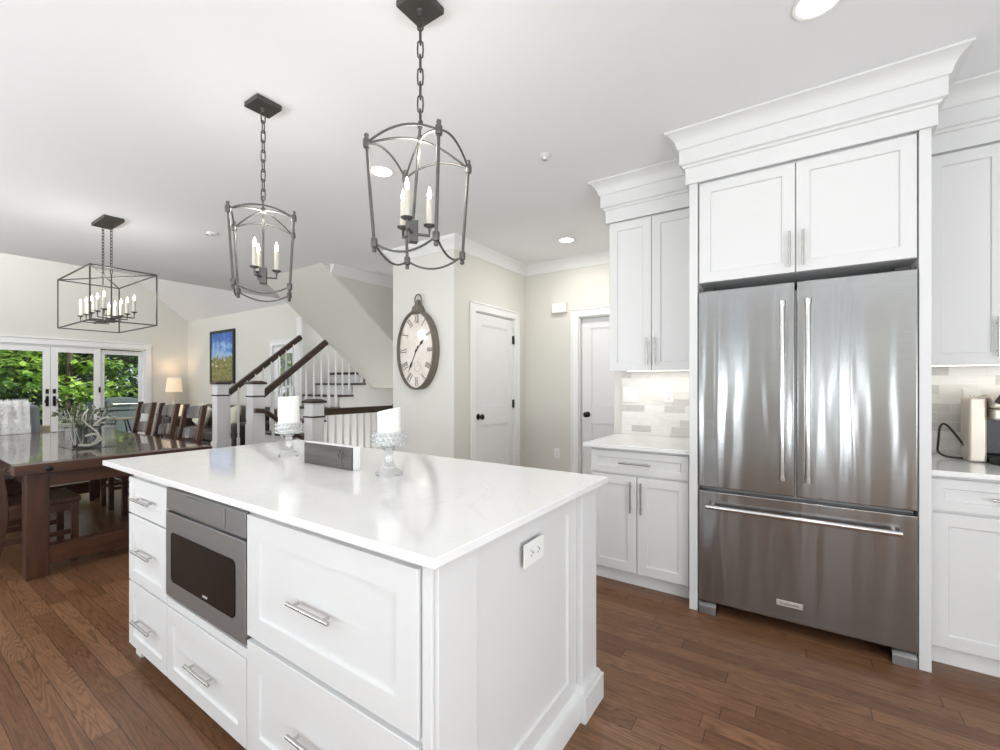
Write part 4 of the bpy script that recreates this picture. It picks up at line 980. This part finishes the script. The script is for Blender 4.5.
# centrepiece
zt = TZ + .0015
t = thing('glass_box', (-5.02, 1.13, TZ), 'large clear glass box on the dining table holding branches and leaves', 'glass box')
gx0, gx1, gy0, gy1, gh = -5.24, -4.80, 1.0, 1.27, .29
for nm, b in (('glass_side', (gx0, gx1, gy0, gy0 + .005)), ('glass_side', (gx0, gx1, gy1 - .005, gy1)), ('glass_end', (gx0, gx0 + .005, gy0 + .005, gy1 - .005)), ('glass_end', (gx1 - .005, gx1, gy0 + .005, gy1 - .005))):
    MB().box(*b, zt, zt + gh).build(nm, 'clear', t)
MB().box(gx0, gx1, gy0, gy1, zt, zt + .006).build('glass_base', 'clear', t)
def glass_lantern(x, y, s, h, label, ang):
    o = thing('glass_lantern', (x, y, zt), label, 'lantern'); T = Matrix.Translation((x, y, zt + .007)) @ Matrix.Rotation(ang, 4, 'Z')
    m = MB(); m.T = T
    for a in (-s, s):
        for b in (-s, s): m.box(a - .007, a + .007, b - .007, b + .007, 0, h)
    for z_ in (0, h - .012):
        for a in (-s, s): m.box(a - .007, a + .007, -s, s, z_, z_ + .012); m.box(-s, s, a - .007, a + .007, z_, z_ + .012)
    m.build('frame', M_teal, o)
    m = MB(); m.T = T
    for a in (-s, s): m.box(a - .001, a + .001, -s, s, .01, h - .01); m.box(-s, s, a - .001, a + .001, .01, h - .01)
    m.build('panes', 'clear', o)
M_teal = mat('dark_teal_metal', (.045, .075, .08), .35, .7)
glass_lantern(-5.11, 1.085, .050, .175, 'dark-framed glass lantern in the glass box, farther from the curled branch', .35)
glass_lantern(-4.935, 1.135, .050, .165, 'dark-framed glass lantern in the glass box, beside the curled branch', .15)
m = MB(); pts = []
for i in range(10):
    a = i / 9; pts.append((-4.85 + .02 * math.sin(a * 9), 1.12 + .05 * math.sin(a * 6), zt + .02 + .30 * a))
m.tube(smooth_path(pts, 4), [.009 - .0001 * i for i in range(37)], 8)
m.tube(smooth_path([(-4.86, 1.05, zt + .03), (-4.84, 1.12, zt + .025), (-4.87, 1.19, zt + .06), (-4.86, 1.15, zt + .11), (-4.85, 1.09, zt + .10)], 5), .010, 8)
m.tube(smooth_path([(-4.85, 1.14, zt + .18), (-4.86, 1.19, zt + .23), (-4.84, 1.235, zt + .25)], 4), .007, 8)
tag(m.build('driftwood_branch', 'soil'), 'pale curling driftwood branch standing in the glass box on the dining table', 'branch')
t = thing('leaf_sprigs', (-5.05, 1.12, TZ), 'dried grey-green leaf sprigs rising from the glass box', 'sprigs')
m = MB(); lm = MB()
for q in range(26):
    bx, by = random.uniform(-5.16, -4.88), random.uniform(1.03, 1.24); tx, ty, tz = bx + random.uniform(-.09, .09), by + random.uniform(-.10, .10), zt + random.uniform(.26, .36)
    p = smooth_path([(bx, by, zt + .02), ((bx + tx) / 2 + random.uniform(-.03, .03), (by + ty) / 2, zt + .17), (tx, ty, tz)], 4); m.tube(p, .0022, 5)
    for k in range(3, len(p)):
        for s in range(2):
            if p[k].z < zt + .15: continue
            d = Vector((random.uniform(-1, 1), random.uniform(-1, 1), random.uniform(-.3, .8))).normalized(); sd = d.cross(Vector((random.random(), random.random(), random.random()))).normalized(); L = random.uniform(.028, .052)
            lm.add([p[k], p[k] + d * L * .5 + sd * L * .28, p[k] + d * L, p[k] + d * L * .5 - sd * L * .28], [(0, 1, 2, 3)])
m.build('stems', 'soil', t); lv = lm.build('leaves', 'eucalyptus', t)

# ------------------------------------------------------------------ family room
t = thing('framed_painting', (-10.49, YP, 1.93), 'framed landscape painting of blue sky over a green field on the far wall', 'painting')
px0, px1, pz0, pz1 = -11.03, -9.93, 1.33, 2.50
m = MB().box(px0, px1, YP - .045, YP - .001, pz0, pz0 + .06).box(px0, px1, YP - .045, YP - .001, pz1 - .06, pz1).box(px0, px0 + .06, YP - .045, YP - .001, pz0 + .06, pz1 - .06).box(px1 - .06, px1, YP - .045, YP - .001, pz0 + .06, pz1 - .06)
m.build('frame', 'black', t, .004); MB().box(px0 + .055, px1 - .055, YP - .03, YP - .002, pz0 + .055, pz1 - .055).build('canvas', 'painting', t)
def sofa():
    t = thing('sofa', (-9.2, 4.0, 0), 'dark brown leather sofa seen between the stair newels, under the painting', 'sofa')
    x0, x1 = -10.7, -7.75; y0, y1 = 3.55, 4.5
    MB().box(x0 + .05, x1 - .05, y0 + .05, y1 - .05, .08, .30).build('base', 'leather', t, .03)
    for i in range(3):
        a = x0 + .22 + i * (x1 - x0 - .44) / 3; b = a + (x1 - x0 - .44) / 3
        MB().box(a + .006, b - .006, y0, y1 - .28, .30, .47).build('seat_cushion', 'leather', t, .05, seg=3)
        MB().box(a + .006, b - .006, y1 - .34, y1 - .10, .45, .90).build('back_cushion', 'leather', t, .07, seg=3)
    MB().box(x0 + .02, x1 - .02, y1 - .16, y1, .08, .86).build('back', 'leather', t, .05, seg=3)
    for a in (x0, x1 - .22): MB().box(a, a + .22, y0 + .02, y1, .06, .66).build('arm', 'leather', t, .07, seg=3)
    for a in (x0 + .08, x1 - .14):
        for b in (y0 + .06, y1 - .12): MB().box(a, a + .06, b, b + .06, 0, .08).build('leg', 'black', t)
sofa()
for x, z_, r_, lb in ((-9.75, .70, .3, 'cream throw pillow on the dark sofa, seen past the chair backs'), (-8.55, .70, -.25, 'cream throw pillow on the dark sofa, seen between the two newels')):
    m = MB(); m.T = Matrix.Translation((x, 3.92, z_)) @ Matrix.Rotation(r_, 4, 'Y') @ Matrix.Rotation(-.3, 4, 'X'); m.box(-.21, .21, -.06, .06, -.21, .21); tag(m.build('throw_pillow', 'pillow', None, .055, seg=4), lb, 'pillow', 'cream pillows on the sofa')
t = thing('console_table', (-12.05, 4.22, 0), 'low side table under the shaded lamp in the far corner', 'side table')
MB().box(-12.27, -11.75, 3.97, 4.56, .60, .64).build('top', 'chair', t, .005)
for x in (-12.24, -11.82):
    for y in (4.0, 4.49): MB().box(x, x + .04, y, y + .04, 0, .60).build('leg', 'chair', t)
MB().box(-12.24, -11.78, 4.0, 4.53, .18, .21).build('shelf', 'chair', t)
def table_lamp(x, y, z0, zs0, zs1, r0, r1, label, e):
    t = thing('table_lamp', (x, y, z0), label, 'lamp')
    MB().lathe([(0, 0), (.075, 0), (.078, .012), (.03, .03), (.05, .10), (.065, .18), (.045, .27), (.018, .33), (.012, zs0 - z0 + .05), (0, zs0 - z0 + .05)], (x, y, z0), 20).build('base', 'pillow', t)
    n = 28; m = MB().lathe([(r0, zs0), (r1, zs1), (r1 - .004, zs1), (r0 - .004, zs0)], (x, y, 0), n); m.build('lamp_shade', 'shade', t)
    lamp('lamp_glow', 'POINT', (x, y, (zs0 + zs1) / 2), e, (1, .72, .45), size=.05, parent=t)
table_lamp(-12.02, 4.24, .641, 1.14, 1.47, .165, .13, 'lit table lamp with a cream shade in the far corner', 7)
t = thing('end_table', (-10.98, 3.98, 0), 'small dark end table beside the sofa, under the low lamp', 'side table')
MB().box(-11.28, -10.76, 3.70, 4.30, .34, .38).build('top', 'chair', t, .005)
for x in (-11.26, -10.82):
    for y in (3.72, 4.24): MB().box(x, x + .04, y, y + .04, 0, .34).build('leg', 'chair', t)
table_lamp(-11.02, 4.03, .381, .64, .86, .13, .09, 'low lit lamp seen between the backs of the dining chairs', 4)

# ------------------------------------------------------------------ outdoors
struct('ground', MB().box(-60, 12, -25, 25, -.62, -.45), 'lawn')
struct('exterior_deck', MB().box(-16.6, XF - .14, -1.5, 5.6, -.14, -.03).box(-9.5, -7.26, YP + .14, 6.8, -.14, -.03), 'deck')
def leaves(m, c, R, n, size, flat=.75):
    for q in range(n):
        v = Vector((random.gauss(0, 1), random.gauss(0, 1), random.gauss(0, 1))).normalized() * (random.random() ** .33)
        p = Vector(c) + Vector((v.x * R[0], v.y * R[1], v.z * R[2])); d = Vector((random.uniform(-1, 1), random.uniform(-1, 1), random.uniform(-.9, .3))).normalized()
        sd = d.cross(Vector((random.uniform(-.4, .4), random.uniform(-.4, .4), 1))).normalized(); L = size * random.uniform(.6, 1.3)
        m.add([p, p + d * L * .45 + sd * L * .30, p + d * L, p + d * L * .45 - sd * L * .30], [(0, 1, 2, 3)])
def tree(x, y, h, rad, lm, label, n=26, per=110, size=.16, low=.2):
    t = thing('tree', (x, y, -.45), label, 'tree', 'trees beyond the glass doors')
    m = MB(); m.tube(smooth_path([(x, y, -.45), (x + .1, y + .05, h * .3), (x - .05, y + .1, h * .85)], 4), [.13 - .009 * i for i in range(9)], 8)
    for k in range(6):
        a = k * 1.05 + x; z_ = h * (.25 + .1 * k); m.tube([(x, y, z_), (x + rad * .7 * math.cos(a), y + rad * .7 * math.sin(a), z_ + .4)], [.05, .015], 6)
    m.build('trunk', 'bark', t); m = MB()
    for q in range(n):
        a = random.uniform(0, 2 * PI); rr_ = rad * random.random() ** .5; z_ = random.uniform(low, h)
        k_ = 1 - .45 * abs((z_ - h * .45) / h)
        leaves(m, (x + rr_ * k_ * math.cos(a), y + rr_ * k_ * math.sin(a), z_), (rad * .34, rad * .34, rad * .16), per, size)
    m.build('foliage', lm, t, 0, False)
for x, y, h, rad, lm, lb in ((-19.2, .3, 5.5, 2.2, 'leaf_bright', 'bright leafy tree beyond the first glass leaf, low over the fluffy throw'), (-19.4, 3.9, 5.5, 2.0, 'leaf_bright', 'bright layered tree filling the middle glass leaf'), (-19.8, 6.6, 6.5, 1.9, 'leaf_mid', 'darker tree filling the narrow fixed pane'),
                         (-22.5, 2.2, 9, 3.0, 'leaf_mid', 'tall tree standing behind the two bright ones'), (-24, 6.2, 9, 3.2, 'leaf_dark', 'tall dark tree behind the narrow pane'), (-24, -1.0, 9, 3.2, 'leaf_dark', 'tall dark tree behind the first glass leaf'), (-27, 2.6, 10, 3.6, 'leaf_dark', 'dark tree farthest back, behind the middle glass leaf'), (-26, 10, 9, 3.2, 'leaf_dark', 'dark tree farthest along the garden, past the narrow pane')):
    tree(x, y, h, rad, M[lm], lb, 40 if x > -21 else 44, 120, .24 if x > -21 else .42, -.3 if x > -21 else 0)
tree(-14.6, 8.6, 5.5, 1.7, M['leaf_bright'], 'leafy tree glimpsed through the glazed door behind the stairs', 40, 120, .26, -.2)
tree(-18.2, 11.4, 7, 2.4, M['leaf_mid'], 'darker tree behind the glazed door by the stairs', 40, 110, .4, 0)
# deck railing and patio furniture
t = thing('deck_railing', (-16.4, 4.4, 0), 'dark metal railing along the deck edge outside the doors', 'railing')
MB().box(-16.42, -16.37, 4.0, 5.6, .86, .91).build('top_rail', 'teal', t); MB().box(-16.41, -16.38, 4.0, 5.6, .05, .08).build('bottom_rail', 'teal', t)
y = 4.05
while y < 5.6: MB().box(-16.403, -16.387, y, y + .016, .08, .86).build('rail_baluster', 'teal', t); y += .12
for yy in (4.0, 5.55): MB().box(-16.44, -16.35, yy - .045, yy + .045, -.03, 1.0).build('rail_post', 'teal', t)
gy = 3.95
t = thing('patio_grill', (-14.5, gy, -.03), 'grey domed barbecue grill on the deck outside the narrow pane', 'grill')
m = MB().prism([(gy - .38, .66), (gy + .38, .66), (gy + .38, .76), (gy + .30, .90), (gy + .16, .98), (gy - .16, .98), (gy - .30, .90), (gy - .38, .76)], 'x', -14.75, -14.25); m.build('hood', 'teal', t, .02)
MB().box(-14.72, -14.28, gy - .36, gy + .36, .10, .655).build('cart', 'teal', t, .01)
for a, b in ((-.72, -.37), (.37, .72)): MB().box(-14.72, -14.28, gy + a, gy + b, .60, .64).build('side_shelf', 'teal', t)
MB().tube([(-14.21, gy - .25, .82), (-14.21, gy + .25, .82)], .012, 8).build('handle', 'nickel', t)
for yy in (gy - .3, gy + .3): MB().box(-14.7, -14.3, yy - .03, yy + .03, -.03, .1).build('foot', 'black', t)
t = thing('patio_table', (-13.35, 3.62, -.03), 'round patio table with tan top and dark splayed legs', 'table')
MB().lathe([(0, .52), (.24, .52), (.25, .535), (.24, .555), (0, .555)], (-13.35, 3.62, -.03), 32).build('top', 'tan', t)
for k in range(4):
    a = k * PI / 2 + .3; MB().tube([(-13.35 + .14 * math.cos(a), 3.62 + .14 * math.sin(a), .50), (-13.35 + .30 * math.cos(a), 3.62 + .30 * math.sin(a), -.03)], .016, 8).build('leg', 'black', t)
def patio_chair(x, y, rz, lb):
    o = thing('patio_chair', (x, y, -.03), lb, 'chair'); T = Matrix.Translation((x, y, -.03)) @ Matrix.Rotation(rz, 4, 'Z')
    m = MB(); m.T = T; m.box(-.25, .25, -.25, .25, .40, .43); m.build('seat', 'teal', o, .008)
    m = MB(); m.T = T; m.prism([(.23, .43), (.26, .43), (.36, .92), (.33, .92)], 'x', -.24, .24); m.build('backrest', 'teal', o, .008)
    for sx in (-1, 1):
        m = MB(); m.T = T; m.tube([(sx * .27, .28, 0), (sx * .27, .22, .40), (sx * .27, .26, .63), (sx * .27, -.22, .63), (sx * .27, -.25, .40), (sx * .27, -.27, 0)], .013, 8); m.build('side_frame', 'black', o)
patio_chair(-13.9, 3.1, .6, 'dark patio chair on the deck outside the doors')
